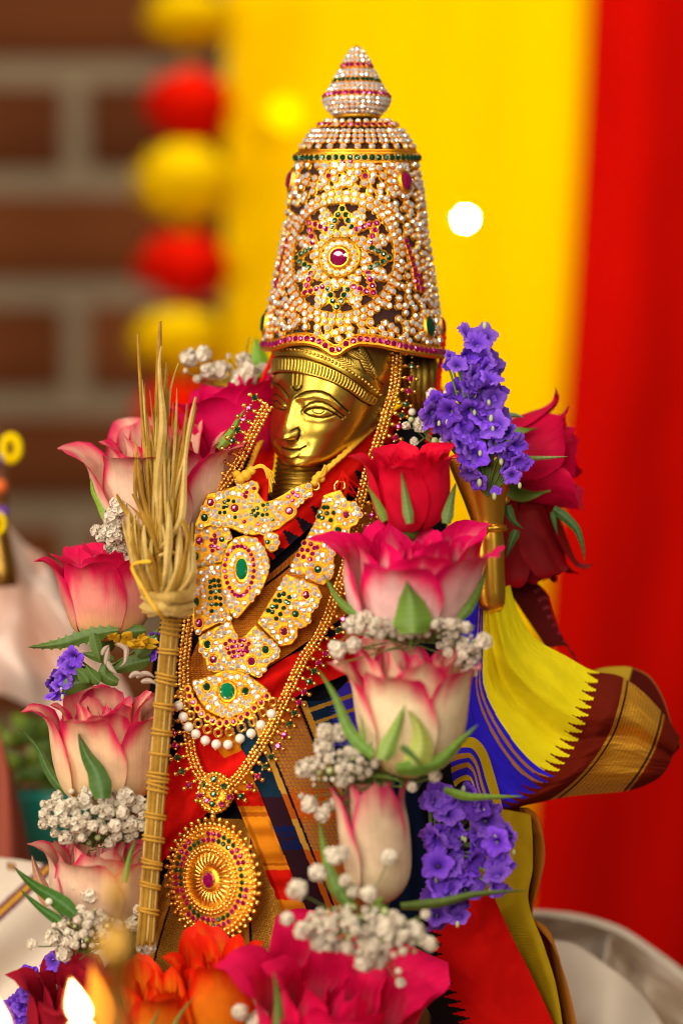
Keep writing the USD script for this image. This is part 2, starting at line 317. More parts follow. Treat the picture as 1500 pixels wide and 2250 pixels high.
# ---------------------------------------------------------------- crown
CU = lambda v: 784.5 - (v - 345) * 0.0225
CV = [255, 262, 272, 284, 308, 330, 345, 352, 400, 500, 600, 700, 770, 800]
CR = [40, 62, 84, 98, 116, 129, 134, 133, 143, 157, 174, 190, 198, 201]
crad = PchipInterpolator(CV, CR)
def crown_pt(th, vimg, off=0.0):
    """point on the crown at angle th (0 = towards the camera) that the camera sees at row vimg, and its normal"""
    th = float(th); v = vimg
    for _ in range(4):
        y = -crad(v) * S * math.cos(th); v = 1125 + (vimg - 1125) * (D + y) / D
    r = float(crad(v)); sl = float(crad.derivative()(v))
    n = np.array([math.sin(th), -math.cos(th), sl]); n /= np.linalg.norm(n)
    c = W(CU(v), v, 0.0)
    return c + np.array([math.sin(th), -math.cos(th), 0]) * r * S + n * off * S, n
def crown_uv(u, v, off=0.0):
    r = float(crad(v)); s = np.clip((u - CU(v)) / r, -1, 1)
    return crown_pt(math.asin(s) , v, off)
RIMU = [560, 578, 601, 625, 648, 670, 700, 720, 736, 745, 760, 775, 790, 820, 865, 910, 940, 966, 990]
RIMV = [767, 769, 770, 762, 757, 756, 762, 774, 783, 781, 769, 762, 758, 760, 769, 779, 784, 786, 786]
rimv = PchipInterpolator(RIMU, RIMV)
crown = thing('jewelled_crown', 'tall conical gold crown studded with white stones on the brass head', 'crown')
def rim_row(th):
    u = CU(770) + crad(770) * math.sin(th)
    return float(rimv(u)) if math.cos(th) >= 0 else float(rimv(CU(770) + crad(770) * math.copysign(1 - 0.0 * th, math.sin(th)) * (1 if abs(math.sin(th)) > .98 else abs(math.sin(th)) ** .3)))
def crown_shell(off, vtop, n=96, m=40):
    P = []
    for th in np.linspace(-math.pi, math.pi, n, endpoint=False):
        vb = rim_row(th); P.append([crown_pt(th, vb + (vtop - vb) * t, off)[0] for t in np.linspace(0, 1, m)])
    return grid(np.array(P).transpose(1, 0, 2), True)
part(crown, 'shell', crown_shell(-7, 262), 'lining', True)
def rim_curve(up, off): return np.array([crown_pt(th, rim_row(th) - up, off)[0] for th in np.linspace(-math.pi, math.pi, 160)])
part(crown, 'rim', cat_([tube(rim_curve(3, 0), 5.5 * S, 8), tube(rim_curve(24, 0), 2.6 * S, 6), tube(rim_curve(14, -3), 6 * S, 6)]), 'gold_plate')
items, sets, taken = [], [], []
TH0 = -0.2
def add_gem(kind, th, vimg, r, ry=None, seg=8, off=0.0, list_=None):
    p, n = crown_pt(th, vimg, off); nn = n + 0.42 * (R.random(3) - .5)
    items.append((kind, gem(p + n * 0.5 * S, nn, r * 1.03 * S, (ry or r) * 1.03 * S, seg, spin=R.random()))); sets.append(collet(p, n, r * 1.34 * S, (ry or r) * 1.34 * S))
    taken.append((th * float(crad(vimg)), vimg, max(r, ry or r)))
def med(a, dv): v = 566 + dv; return TH0 + a / float(crad(v)), v
def add_med(kind, a, dv, r): add_gem(kind, *med(a, dv), r)
# centre medallion
p, n = crown_pt(TH0, 566, 6); items.append(('eruby', gem(p, n, 20 * S, seg=14, h=.4))); sets.append(collet(p, n, 26 * S, seg=24)); taken.append((TH0 * float(crad(566)), 566, 20))
ring = lambda rr, k=60: np.array([crown_pt(*med(rr * math.cos(q), rr * math.sin(q)), 3)[0] for q in np.linspace(0, 2 * math.pi, k)])
sets += [tube(ring(43), 2.8 * S, 6), tube(ring(24), 2.5 * S, 6), tube(ring(121, 90), 1.5 * S, 6)]
for i in range(15): q = i / 15 * 2 * math.pi; add_med('white', 33 * math.cos(q), 33 * math.sin(q), 6.3)
for i in range(46): q = i / 46 * 2 * math.pi; add_med('white', 128 * math.cos(q), 128 * math.sin(q), 6.6)
for i in range(52): q = (i + .5) / 52 * 2 * math.pi; add_med('white', 142 * math.cos(q), 142 * math.sin(q), 6.2)
for k in range(8):
    q = k * math.pi / 4 - math.pi / 2; ex, ey = math.cos(q), math.sin(q)
    rot = lambda s, t: (s * ex - t * ey, s * ey + t * ex)
    kind = 'emerald' if k % 2 == 0 else 'ruby'
    for (s, t) in [(108, 0), (95, 9), (95, -9), (82, 15), (82, -15), (69, 21), (69, -21)]: add_med(kind, *rot(s, t), 7.0)
    add_med('white', *rot(62, 4), 6.2); add_med('white', *rot(52, -8), 6); add_med('white', *rot(52, 9), 6)
    leg = lambda sg: np.array([crown_pt(*med(*rot(s, t * sg)), 0)[0] for s, t in [(60, 26), (85, 19), (100, 10), (114, 0)]])
    sets += [tube(leg(1), 3 * S, 5), tube(leg(-1), 3 * S, 5)]
    q += math.pi / 8; ex, ey = math.cos(q), math.sin(q)
    for (s, t) in [(60, 0), (72, 8), (72, -8), (86, 9), (86, -8), (100, 6), (100, -8), (113, 0)]: add_med('white', *rot(s, t), 6.4)
# side jewels
for (th, v, rx, ry, kind) in [(.80, 398, 16, 21, 'ruby'), (-1.38, 396, 17, 23, 'ruby'), (.99, 718, 15, 22, 'emerald'), (-1.45, 710, 16, 24, 'emerald'), (1.42, 716, 14, 20, 'ruby')]:
    p, n = crown_pt(th, v, 5); items.append(({'ruby': 'eruby', 'emerald': 'emerald'}[kind], gem(p, n, rx * S, ry * S, 12, .5))); sets.append(collet(p, n, rx * 1.3 * S, ry * 1.3 * S, 20)); taken.append((th * float(crad(v)), v, 18))
    for i in range(14):
        q = i / 14 * 2 * math.pi; rr = float(crad(v)); add_gem('white', th + (rx + 12) * math.cos(q) / rr, v + (ry + 12) * math.sin(q), 5.8)
# upper scrolls, drawn with white stones around two small rubies
for sg in (-1, 1):
    pts = []
    for t in np.linspace(0, 1, 16):
        q = -0.4 + t * 5.0; rr = 34 * (1 - .62 * t); pts.append((sg * (38 + rr * -math.cos(q)), 388 - rr * math.sin(q) * 1.05))
    pts += [(sg * 8, 405), (sg * 12, 420), (sg * 5, 436), (sg * 16, 392)]
    for a, v in pts:
        th = TH0 + .04 + a / float(crad(v)); q = th * float(crad(v))
        if all((q - x) ** 2 + (v - z) ** 2 > (r + 6) ** 2 * .8 for x, z, r in taken): add_gem('white', th, v, 6.6)
    add_gem('ruby', TH0 + .04 + sg * 40 / float(crad(385)), 386, 7)
for a, v in [(-8, 355), (8, 353)]: add_gem('ruby', TH0 + .03 + a / 134, v, 6.5)
# line of rubies on the right flank, one on the left
for i, v in enumerate(range(528, 600, 13)): add_gem('ruby', .74 + i * .02, v, 6.5); add_gem('ruby', -1.16 - i * .012, v, 6.5)
for (d, v) in [(.84, 603), (.92, 606), (.84, 617), (.93, 620), (.86, 632), (.95, 634), (-1.22, 615), (-1.3, 620), (-1.24, 628)]: add_gem('ruby', d, v, 6.8)
# rim, bands
tb = np.linspace(-math.pi, math.pi, 84, endpoint=False)
for th in tb:
    if math.cos(th) > -.45: add_gem('ruby', th, rim_row(th) - 13, 7.2, off=3)
for th in np.linspace(-math.pi, math.pi, 54, endpoint=False):
    if math.cos(th) > -.3: add_gem('emerald', th, 345.5, 7.4, off=3)
    if math.cos(th) > -.3 and R.random() < .9: add_gem('white', th, 362, 6.2)
for th in np.linspace(-math.pi, math.pi, 36, endpoint=False):
    if math.cos(th) > -.3: add_gem('ruby' if R.random() < .9 else 'white', th, 272, 5.8)
for th in np.linspace(-math.pi, math.pi, 30, endpoint=False):
    if math.cos(th) > -.3: add_gem('white', th, 264, 5.6)
for i, th in enumerate(np.linspace(-math.pi, math.pi, 26, endpoint=False)):
    if math.cos(th) < -.3: continue
    for j, v in enumerate((286, 297, 308, 319)):
        if j < 3: add_gem('white', th - .055, v, 5.6); add_gem('white', th + .055, v, 5.6)
        else: add_gem('white', th, v + 1, 6.3)
band = lambda v, off: np.array([crown_pt(th, v, off)[0] for th in np.linspace(-math.pi, math.pi, 90)])
part(crown, 'band', cat_([tube(band(336, -1), 4 * S, 6), tube(band(329, -2), 3.5 * S, 6), tube(band(355, -1), 3.2 * S, 6), tube(band(345, -3), 8 * S, 6)]), 'gold_plate')
# curling vines of white stones over the flanks
def free(th, v, r):
    a_ = th * float(crad(v)); return v < rim_row(th) - 26 and v > 368 and ((th - TH0) * float(crad(v))) ** 2 + (v - 566) ** 2 > 153 ** 2 and all((a_ - x) ** 2 + (v - z) ** 2 > (r + q) ** 2 * .92 for x, z, q in taken)
for (a0, v0_, sg, q0) in [(150, 450, 1, 0), (175, 510, -1, 1), (-95, 450, -1, 0), (178, 640, 1, 2), (120, 715, -1, 3), (50, 722, 1, 1), (-60, 722, -1, 2), (-110, 690, 1, 0), (200, 590, 1, 1), (225, 520, -1, 2), (-118, 500, 1, 0), (215, 440, 1, 4), (240, 640, -1, 3), (120, 420, 1, 2), (-70, 405, -1, 1), (60, 400, 1, 2), (160, 690, 1, 5), (-135, 640, -1, 1)]:
    for (r0, r1, n_) in ((36, 14, 3.9), (0, 0, 0)):
        q = 0.0
        while r0 and q < n_:
            rr = r0 + (r1 - r0) * q / n_; th = TH0 + (a0 + rr * math.cos(sg * q + q0)) / 165; v = v0_ + rr * 1.1 * math.sin(sg * q + q0)
            if free(th, v, 6.4): add_gem('white', th, v, 6.5)
            q += 13.2 / max(rr, 8)
# scattered white stones filling the openwork
tk = np.array(taken)
cand = []
for _ in range(15000):
    th = R.uniform(-1.65, 1.65); v = R.uniform(366, 752)
    a = th * float(crad(v))
    if v > rim_row(th) - 28: continue
    if pn(a / 22, v / 22, seed=5, oct=1) < -.15: continue
    am, dm = (th - TH0) * float(crad(v)), v - 566
    if am * am + dm * dm < 118 ** 2: continue
    if (np.hypot(tk[:, 0] - a, tk[:, 1] - v) < tk[:, 2] + 8).any(): continue
    add_gem('white', th, v, R.uniform(5.6, 7.0)); tk = np.array(taken)
# gold cup ribs between the stones
for _ in range(60):
    th = R.uniform(-1.5, 1.5); v = R.uniform(380, 720); q = R.uniform(0, 6.28); pts = []
    if ((th - TH0) * float(crad(v))) ** 2 + (v - 566) ** 2 < 150 ** 2 : continue
    for t in np.linspace(0, 1, 9): pts.append(crown_pt(th, v, -1)[0]); th += 5 * math.cos(q) / 160; v += 5 * math.sin(q); q += .3
    if v < rim_row(th) - 20: sets.append(tube(np.array(pts), 2.6 * S, 5))
# finial
fin = [(258, 40), (252, 52), (244, 60), (233, 68), (222, 73), (213, 73), (206, 68), (190, 58), (179, 52), (165, 45), (143, 33), (128, 25), (113, 16), (103, 6), (100, 1)]
fv = 1125 + (np.array([q[0] for q in fin]) - 1125) * 1.0
frad = PchipInterpolator(fv[::-1], [q[1] for q in fin][::-1])
part(crown, 'finial', revolve(783.5, [(v, max(float(frad(v)) - 3, .5)) for v in np.linspace(258, 100, 40)], 0.0), 'gold_plate', True)
part(crown, 'collar', tube(np.array([W(783.5, 258) + 47 * S * np.array([math.sin(q), -math.cos(q), 0]) for q in np.linspace(0, 2 * math.pi, 40)]), 5 * S, 8), 'gold_plate')
for (v, kind, r) in [(257, 'white', 5), (250, 'white', 5.2), (241, 'white', 5.8), (231, 'white', 5.8), (221, 'white', 5.8), (210, 'ruby', 6.6), (199, 'white', 5.6), (189, 'white', 5.6), (178, 'emerald', 5.4), (168, 'white', 5.6), (158, 'white', 5.6), (144, 'ruby', 5.8), (134, 'white', 5.8), (124, 'white', 5.4), (114, 'white', 5), (107, 'white', 4.5)]:
    rr = float(frad(v)); k = max(4, int(2 * math.pi * rr / (2.05 * r)))
    for i in range(k):
        th = (i + R.random() * .3) / k * 2 * math.pi
        if math.cos(th) < -.35: continue
        n = np.array([math.sin(th), -math.cos(th), float(frad.derivative()(v)) ]); n /= np.linalg.norm(n)
        p = W(783.5, v) + np.array([math.sin(th), -math.cos(th), 0]) * rr * S
        items.append((kind, gem(p, n + .2 * (R.random(3) - .5), r * S, spin=R.random()))); sets.append(collet(p - n * S, n, r * 1.25 * S, seg=8))
part(crown, 'tip', ball(W(783.5, 102), 5 * S), 'gold_plate', True)
tkk = np.array(taken)
from scipy.spatial import cKDTree
tree = cKDTree(tkk[:, :2]); ths = np.linspace(-1.9, 1.9, 260); vvs = np.linspace(352, 790, 190)
TH, VV = np.meshgrid(ths, vvs, indexing='ij'); rim_ = np.array([rim_row(t) for t in ths])[:, None]
dd = tree.query(np.stack([TH * crad(VV), VV], -1))[0]
PP = np.array([[crown_pt(t, q, -2.0 - 2.2 * min(e / 9, 1.3) ** 2)[0] for q, e in zip(vvs, er)] for t, er in zip(ths, dd)])
v_, f_ = grid(PP); f_ = f_[:, ::-1]; keep = (dd < 11.0) & (VV < rim_ - 12)
am_, dm_ = (TH - TH0) * crad(VV), VV - 566; keep |= (np.abs(np.hypot(am_, dm_) - 135) < 14) | (np.hypot(am_, dm_) < 44)
f_ = f_[keep.ravel()[f_].all(1)]; iu, fi_ = np.unique(f_, return_inverse=True); part(crown, 'lattice', (v_[iu], fi_.reshape(-1, 3)), 'gold_plate', True)
part(crown, 'openwork', cat_(sets), 'gold_plate', 40, kind='stuff')
gems(crown, items)

# ---------------------------------------------------------------- brass idol: head by slices, features raised and cut along the skin
HV = [745, 770, 800, 830, 860, 900, 925, 945, 965, 985, 1000, 1012, 1022, 1028, 1031]
HL = PchipInterpolator(HV, [606, 603, 602, 601, 598, 595, 593, 593, 595, 600, 608, 618, 631, 643, 655])
HR = PchipInterpolator(HV, [900, 895, 890, 880, 862, 840, 826, 812, 794, 770, 750, 730, 706, 688, 670])
HB = PchipInterpolator(HV, [.036, .036, .036, .035, .034, .032, .030, .028, .025, .021, .017, .013, .009, .005, .002])
HF = PchipInterpolator(HV, [-.0330, -.0335, -.034, -.0345, -.0345, -.034, -.0335, -.033, -.0325, -.0325, -.0325, -.032, -.031, -.030, -.029])
def dist_poly(u, v, pts):
    pts = np.asarray(pts, float); best = np.full(u.shape, 1e9)
    for a, b in zip(pts[:-1], pts[1:]):
        d = b - a; t = np.clip(((u - a[0]) * d[0] + (v - a[1]) * d[1]) / (d @ d), 0, 1)
        best = np.minimum(best, np.hypot(u - a[0] - t * d[0], v - a[1] - t * d[1]))
    return best
G2 = lambda x, s: np.exp(-(x / s) ** 2)
LINES = [([(650, 872), (657, 867), (672, 861), (690, 859), (708, 861), (724, 868), (740, 881), (752, 893), (766, 905)], 1.7, 1.0),
         ([(602, 842), (612, 846), (621, 854), (628, 863), (634, 872)], 1.6, .9),
         ([(660, 903), (668, 895), (680, 886), (694, 882), (709, 883), (722, 889), (736, 899), (757, 915)], 1.5, .9),
         ([(601, 867), (608, 867), (616, 872), (624, 880), (630, 890)], 1.3, .8),
         ([(667, 905), (676, 899), (690, 896), (706, 896), (720, 900), (733, 908), (751, 919)], 1.7, 1.0),
         ([(667, 905), (678, 912), (693, 916), (710, 917), (722, 915), (735, 911)], 1.5, .9),
         ([(601, 882), (609, 880), (617, 885), (622, 892), (627, 899)], 1.5, .9), ([(602, 890), (609, 897), (617, 900), (627, 900)], 1.5, .9),
         ([(686, 901), (690, 906), (697, 909), (705, 909), (711, 905), (713, 902)], 1.0, .6), ([(604, 886), (609, 890), (614, 894)], 1.2, .5),
         ([(645, 822), (644, 852)], 1.0, .8), ([(655, 822), (653, 845)], .9, .8), ([(664, 824), (661, 852)], 1.0, .8), ([(641, 850), (645, 856), (651, 858), (657, 855), (660, 849)], 1.9, 1.0),
         ([(619, 983), (628, 986), (637, 987), (648, 988), (658, 988), (664, 984), (671, 982)], 1.9, 1.0),
         ([(624, 998), (632, 1005), (642, 1007), (652, 1004), (658, 996)], 2.2, .6),
         ([(649, 940), (656, 938), (660, 945), (659, 957), (653, 966)], 2.3, .9), ([(612, 958), (622, 964), (636, 967), (650, 968)], 2.2, .55), ([(611, 938), (609, 950), (612, 958)], 1.8, .5)]
def features(u, v):
    h = np.zeros(u.shape); g = np.zeros(u.shape)
    # nose
    t = np.clip((v - 868) / 88, 0, 1); cx = 645 - 11 * t; wd = 8 + 7 * t
    nz = (3 + 21 * t ** 1.15) * np.exp(-(np.abs(u - cx) / wd) ** 2.4) * sm((v - 862) / 14) * (1 - sm((v - 950) / 19)); h += nz
    h += 13 * G2(np.hypot((u - 648), (v - 950) * 1.0), 12.0) + 8 * G2(np.hypot(u - 619, v - 951), 9)
    # brow ridges, eyes, lids
    h += 3.0 * G2(dist_poly(u, v, [(655, 874), (690, 868), (722, 876), (745, 893)]), 7) + 2.5 * G2(dist_poly(u, v, [(603, 852), (618, 860), (628, 874)]), 6)
    h += 2.2 * G2(dist_poly(u, v, [(672, 893), (692, 889), (712, 891), (734, 904)]), 5) + 3 * G2(dist_poly(u, v, [(603, 874), (613, 878), (624, 890)]), 4.5)
    h += 3.6 * np.exp(-((u - 700) / 27) ** 2 - ((v - 906) / 9) ** 2) + 4 * np.exp(-((u - 613) / 11) ** 2 - ((v - 891) / 7) ** 2)
    h -= 4.0 * np.exp(-((u - 658) / 9) ** 2 - ((v - 895) / 13) ** 2) + 3 * np.exp(-((u - 632) / 6) ** 2 - ((v - 893) / 10) ** 2)
    h += 1.0 * G2(dist_poly(u, v, [(674, 921), (700, 924), (730, 919)]), 5)
    # mouth and chin
    h += 7 * np.exp(-((u - 645) / 19) ** 2 - ((v - 979.5) / 6) ** 2) + 10.5 * np.exp(-((u - 640) / 18) ** 2 - ((v - 997) / 7.0) ** 2)
    h -= 1.5 * np.exp(-((u - 641) / 4) ** 2 - ((v - 971) / 6) ** 2)
    h += 5.5 * np.exp(-((u - 650) / 20) ** 2 - ((v - 1019) / 8) ** 2) - 3.0 * np.exp(-((u - 642) / 18) ** 2 - ((v - 1008) / 4.5) ** 2)
    h += 4 * np.exp(-((u - 718) / 42) ** 2 - ((v - 950) / 28) ** 2) - 2.5 * np.exp(-((u - 674) / 7) ** 2 - ((v - 981) / 8) ** 2)
    for pts, w, s in LINES:
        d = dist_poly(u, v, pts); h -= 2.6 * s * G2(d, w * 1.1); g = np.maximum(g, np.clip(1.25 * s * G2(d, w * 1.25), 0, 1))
    return h, g
def head_grid(vs, ph, feat=True, off=0.0):
    V, PH = np.meshgrid(vs, ph, indexing='ij')
    L, Rr, B, F = HL(V), HR(V), HB(V), HF(V)
    c, a = (L + Rr) / 2, (Rr - L) / 2
    U = c + a * np.sin(PH); y = F + B - B * np.cos(PH)
    P = W(U, V, y)
    nx, ny = np.sin(PH) / (a * S), -np.cos(PH) / B
    dadv = (HR(V + 1) - HL(V + 1)) / 2 - a; nz = dadv / (a)   # slope of the slices
    N = np.stack([nx, ny, nz / S * .9], -1); N /= np.linalg.norm(N, axis=-1, keepdims=True)
    h, g = features(U, V) if feat else (np.zeros(U.shape), np.zeros(U.shape))
    fr = np.cos(PH) > 0; h = np.where(fr, h, 0); g = np.where(fr, g, 0)
    return P + N * (h + off)[..., None] * S, g
def head_pt(u, v, off=0.0):
    u, v = np.broadcast_arrays(np.asarray(u, float), np.asarray(v, float))
    L, Rr = HL(v), HR(v); c, a = (L + Rr) / 2, (Rr - L) / 2
    ph = np.arcsin(np.clip((u - c) / a, -1, 1)); B, F = HB(v), HF(v)
    N = np.stack([np.sin(ph) / (a * S), -np.cos(ph) / B, 0 * ph], -1); N /= np.linalg.norm(N, axis=-1, keepdims=True)
    return W(u, v, F + B - B * np.cos(ph)) + N * np.asarray(off)[..., None] * S, N
idol = thing('brass_idol', 'polished brass idol with calm carved face under the jewelled crown', 'idol')
ph = np.r_[np.linspace(-math.pi / 2, math.pi / 2, 330), np.linspace(math.pi / 2, 1.5 * math.pi, 40)[1:-1]]
P, g = head_grid(np.r_[np.linspace(745, 1022, 300), np.linspace(1023, 1031, 14)], ph)
v, f = grid(P, True)
f = f[:, ::-1]
k = len(v); n_ = len(ph); last = np.arange((P.shape[0] - 1) * n_, P.shape[0] * n_)
v = np.vstack([v, v[last].mean(0)]); f = np.vstack([f, np.stack([last, np.full(n_, k), np.roll(last, -1)], 1)])
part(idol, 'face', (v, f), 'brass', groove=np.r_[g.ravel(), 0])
LB = np.array([(603, 824), (618, 819.5), (646, 820), (688, 828), (720, 838), (760, 858), (798, 886), (812, 893)], float)
UB = np.array([(602, 786), (620, 783), (660, 785), (700, 796), (740, 814), (780, 840), (812, 866), (824, 874)], float)
BB = np.array([(604, 770), (620, 766), (655, 768), (698, 780), (738, 798), (780, 824), (812, 850), (830, 868)], float)
TB = np.array([(607, 756), (625, 752), (660, 753), (700, 764), (740, 780), (782, 804), (822, 834), (838, 858)], float)
def strip(lo, hi, hfun, n=420, m=26, groovef=None):
    lo, hi = spline(lo, n), spline(hi, n); t = np.linspace(0, 1, m)[:, None, None]
    uv = lo[None] * (1 - t) + hi[None] * t
    L = np.r_[0, np.cumsum(np.linalg.norm(np.diff(lo, axis=0), axis=1))]
    A, B = np.meshgrid(L, np.linspace(0, 1, m))
    h = hfun(A, B); P, _ = head_pt(uv[..., 0], uv[..., 1], h); v, f = grid(P[:, ::-1])
    gg = groovef(A, B)[:, ::-1].ravel() if groovef else np.zeros(len(v))
    return (v, f), gg
edge = lambda b: np.minimum(1, np.minimum(b, 1 - b) / .10) ** .5
rid = lambda a: 0.5 + .5 * np.cos(a * 2 * math.pi / 6.6)
m_, g_ = strip(LB, UB, lambda a, b: 8 * edge(b) + 2.2 * np.exp(-((b - .5) / .5) ** 2) - 2.0 * (rid(a + 10 * (b - .5) ** 2) ** 3) * (np.abs(b - .52) < .36) * sm((.40 - np.abs(b - .52)) / .12) + 1.5 * (np.abs(b - .94) < .05), groovef=lambda a, b: .8 * rid(a + 10 * (b - .5) ** 2) ** 4 * sm((.40 - np.abs(b - .52)) / .1) + 1.0 * (b < .05))
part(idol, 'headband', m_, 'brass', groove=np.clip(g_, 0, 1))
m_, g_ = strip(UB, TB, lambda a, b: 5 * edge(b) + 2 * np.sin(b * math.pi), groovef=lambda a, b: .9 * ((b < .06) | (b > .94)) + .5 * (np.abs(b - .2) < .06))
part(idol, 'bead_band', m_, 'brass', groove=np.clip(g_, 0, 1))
for (u, v) in along(BB, 8.2):
    p, n = head_pt(u, v, 6.0); part(idol, 'bead', ball(p, 4.3 * S), 'brass', groove=np.zeros(42))
# carved hair: locks rising from the band, the bun behind the ear and the back of the head
def lock(pts, w, off0=3.0, seed=0, free=None):
    c = spline(pts, 60); P = []; gr = []
    T = np.gradient(c, axis=0); T /= np.linalg.norm(T, axis=1, keepdims=True); Nn = np.stack([-T[:, 1], T[:, 0]], 1)
    s = np.linspace(-1, 1, 25); t = np.linspace(0, 1, 60); ww = w * np.sin(np.clip(t * 1.1 + .12, 0, 1) * math.pi) ** .6
    uu = c[:, None] + Nn[:, None] * (ww[:, None] * s[None])[..., None]
    bul = (1 - s ** 2)[None] ** .5 * (6 + 0 * t[:, None]); cut = .5 + .5 * np.cos((t[:, None] * 14 + 1.5 * np.abs(s)[None]) * 2 * math.pi)
    h = off0 + bul - 1.8 * cut ** 3 * (np.abs(s) < .85)[None]; 
    if free is None: P, _ = head_pt(uu[..., 0], uu[..., 1], h)
    else: P = W(uu[..., 0], uu[..., 1], free - h * S)
    v, f = grid(P); return (v, f), (np.maximum(.7 * cut ** 3 * (np.abs(s) < .85)[None], (np.abs(s) > .93)[None] * 1.0)).ravel()
for i, (pts, w) in enumerate([([(716, 770), (745, 784), (775, 804), (800, 822)], 13), ([(758, 764), (785, 780), (806, 800)], 12), ([(790, 762), (802, 790), (816, 822), (838, 846)], 13)]):
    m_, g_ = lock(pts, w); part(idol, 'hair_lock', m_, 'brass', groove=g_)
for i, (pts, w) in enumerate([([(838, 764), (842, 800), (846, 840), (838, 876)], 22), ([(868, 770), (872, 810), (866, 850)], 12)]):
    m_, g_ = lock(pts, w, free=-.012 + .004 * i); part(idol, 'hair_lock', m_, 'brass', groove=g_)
th_, ps_ = np.meshgrid(np.linspace(0, math.pi, 60), np.linspace(0, 2 * math.pi, 80, endpoint=False), indexing='ij')
cr_ = .5 + .5 * np.cos(ps_ * 18); rr = 1 - .05 * cr_
P = W(918, 835, .012) + np.stack([52 * S * np.sin(th_) * np.cos(ps_) * rr, 60 * S * np.sin(th_) * np.sin(ps_) * rr, 78 * S * np.cos(th_) * rr], -1)
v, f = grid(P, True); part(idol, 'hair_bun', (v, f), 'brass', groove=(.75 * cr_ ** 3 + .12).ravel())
# ear, ear stud
ear = [tube(W([826, 836, 850, 858, 852, 838, 830, 832], [900, 888, 886, 900, 920, 934, 944, 930], [-.006, -.008, -.006, -.003, -.003, -.006, -.006, -.007]), 6 * S, 8),
       tube(W([834, 844, 850, 844, 836], [906, 898, 906, 918, 926], -.008), 3.5 * S, 8), ball(W(842, 908, -.004), 15 * S, 2)]
e_ = cat_(ear); part(idol, 'ear', e_, 'brass', groove=np.zeros(len(e_[0])))
st = [ball(W(838, 868, -.011), 13 * S, 2)] + [ball(W(838 + 17 * math.cos(q), 868 + 19 * math.sin(q), -.009), 8 * S) for q in np.linspace(0, 2 * math.pi, 8, endpoint=False)]
e_ = cat_(st); part(idol, 'ear_stud', e_, 'brass', groove=np.zeros(len(e_[0])))
# neck with three cast necklines, torso and shoulder core under the cloth
nk = []
for vv in np.linspace(985, 1120, 90): nk.append((vv, 62 + 14 * sm((vv - 1040) / 80) + 2.2 * math.cos((vv - 985) / 11 * 2 * math.pi)))
m_ = revolve(lambda v: 672 - (v - 985) * .12, nk, -.008, seg=80); part(idol, 'neck', m_, 'brass', groove=np.repeat([.6 * (.5 - .5 * math.cos((q[0] - 985) / 11 * 2 * math.pi)) ** 2 for q in nk[::-1]], 80))
core = revolve(lambda v: 640, [(1085, 20), (1095, 120), (1120, 190), (1200, 235), (1400, 262), (1700, 285), (2000, 300), (2320, 310), (2330, 20)], .036, seg=64)
part(idol, 'body', core, 'brass', groove=np.full(len(core[0]), .5))

# ---------------------------------------------------------------- draped cloth on the body
def yb(u, v):
    """depth of the dressed chest under pixel (u, v)"""
    u, v = np.asarray(u, float), np.asarray(v, float)
    return -0.034 - 0.026 * sm((v - 1050) / 650) + 4.2e-7 * (u - 560) ** 2
ns = lambda a, b, s, seed=0: pn(a * s, b * s, seed=seed)
dk = lambda a, b, u, v: lerp((0.006, 0.007, 0.012), (0.016, 0.014, 0.02), (ns(u, v, .05) + .5)[..., None])
o = sheet('dark_silk_wrap', [[(545, 1000, .012), (640, 1120, .012), (800, 975, .014), (965, 875, .012)], [(420, 1160, .012), (640, 1180, .008), (975, 1000, .012)], [(330, 1500, .02), (640, 1500, .008), (1010, 1500, .02)], [(300, 1900, .03), (640, 1900, .01), (1110, 1900, .04)], [(260, 2320, .03), (640, 2320, .01), (1150, 2320, .05)]],
          dk, nu=90, nv=120, yfun=yb, disp=lambda a, b, u, v: .002 * ns(u, v, .02, 3))
tag(o, 'near black silk cloth wrapped round the body of the idol', 'cloth')
def brocade(base, goldc, su, sv, dens=.5):
    """woven pattern of small gold motifs on a ground colour: colour and metal fraction"""
    def f(u, v):
        row = np.floor(v / sv); uu = u / su + .5 * (row % 2); fu, fv = uu - np.floor(uu) - .5, v / sv - row - .5
        m = ((np.abs(fu) * 1.1 + np.abs(fv)) < dens).astype(float)
        m = m * (.75 + .5 * (ns(u, v, .35, 9) + .5)); return lerp(base, goldc, np.clip(m, 0, 1)[..., None]), np.clip(m, 0, 1) * .85
    return f
bc = brocade((0.30, 0.055, 0.006), (0.62, 0.22, 0.02), 4.2, 4.2, .55)
def copper(a, b, u, v):
    c, m = bc(u, v); e = b * 1.0
    st = (b > .025) & (b < .085); ln = ((b >= .085) & (b < .12))
    c = np.where(st[..., None], (0.55, 0.20, 0.02) if True else 0, c); c = np.where(((st) & (np.sin(a * 420) > .35))[..., None], (0.20, .04, .005), c)
    c = np.where(ln[..., None], (0.012, 0.008, 0.01), c); return c, np.where(ln, 0, np.where(st, .6, m * .6))
o = sheet('copper_brocade_fold', [[(500, 1330), (575, 1275), (680, 1185), (800, 1075)], [(430, 1420), (560, 1370), (680, 1290), (830, 1180)], [(400, 1530), (560, 1480), (690, 1400), (830, 1300)]],
          copper, nu=170, nv=170, yfun=lambda u, v: yb(u, v) + .003, disp=lambda a, b, u, v: .0015 * np.sin(b * 7 + a * 2))
tag(o, 'copper orange brocade fold with striped border across the chest', 'cloth')
redc = lambda a, b, u, v: lerp((0.60, 0.006, 0.004), (0.70, 0.010, 0.006), (ns(u, v, .03, 2) + .5)[..., None])
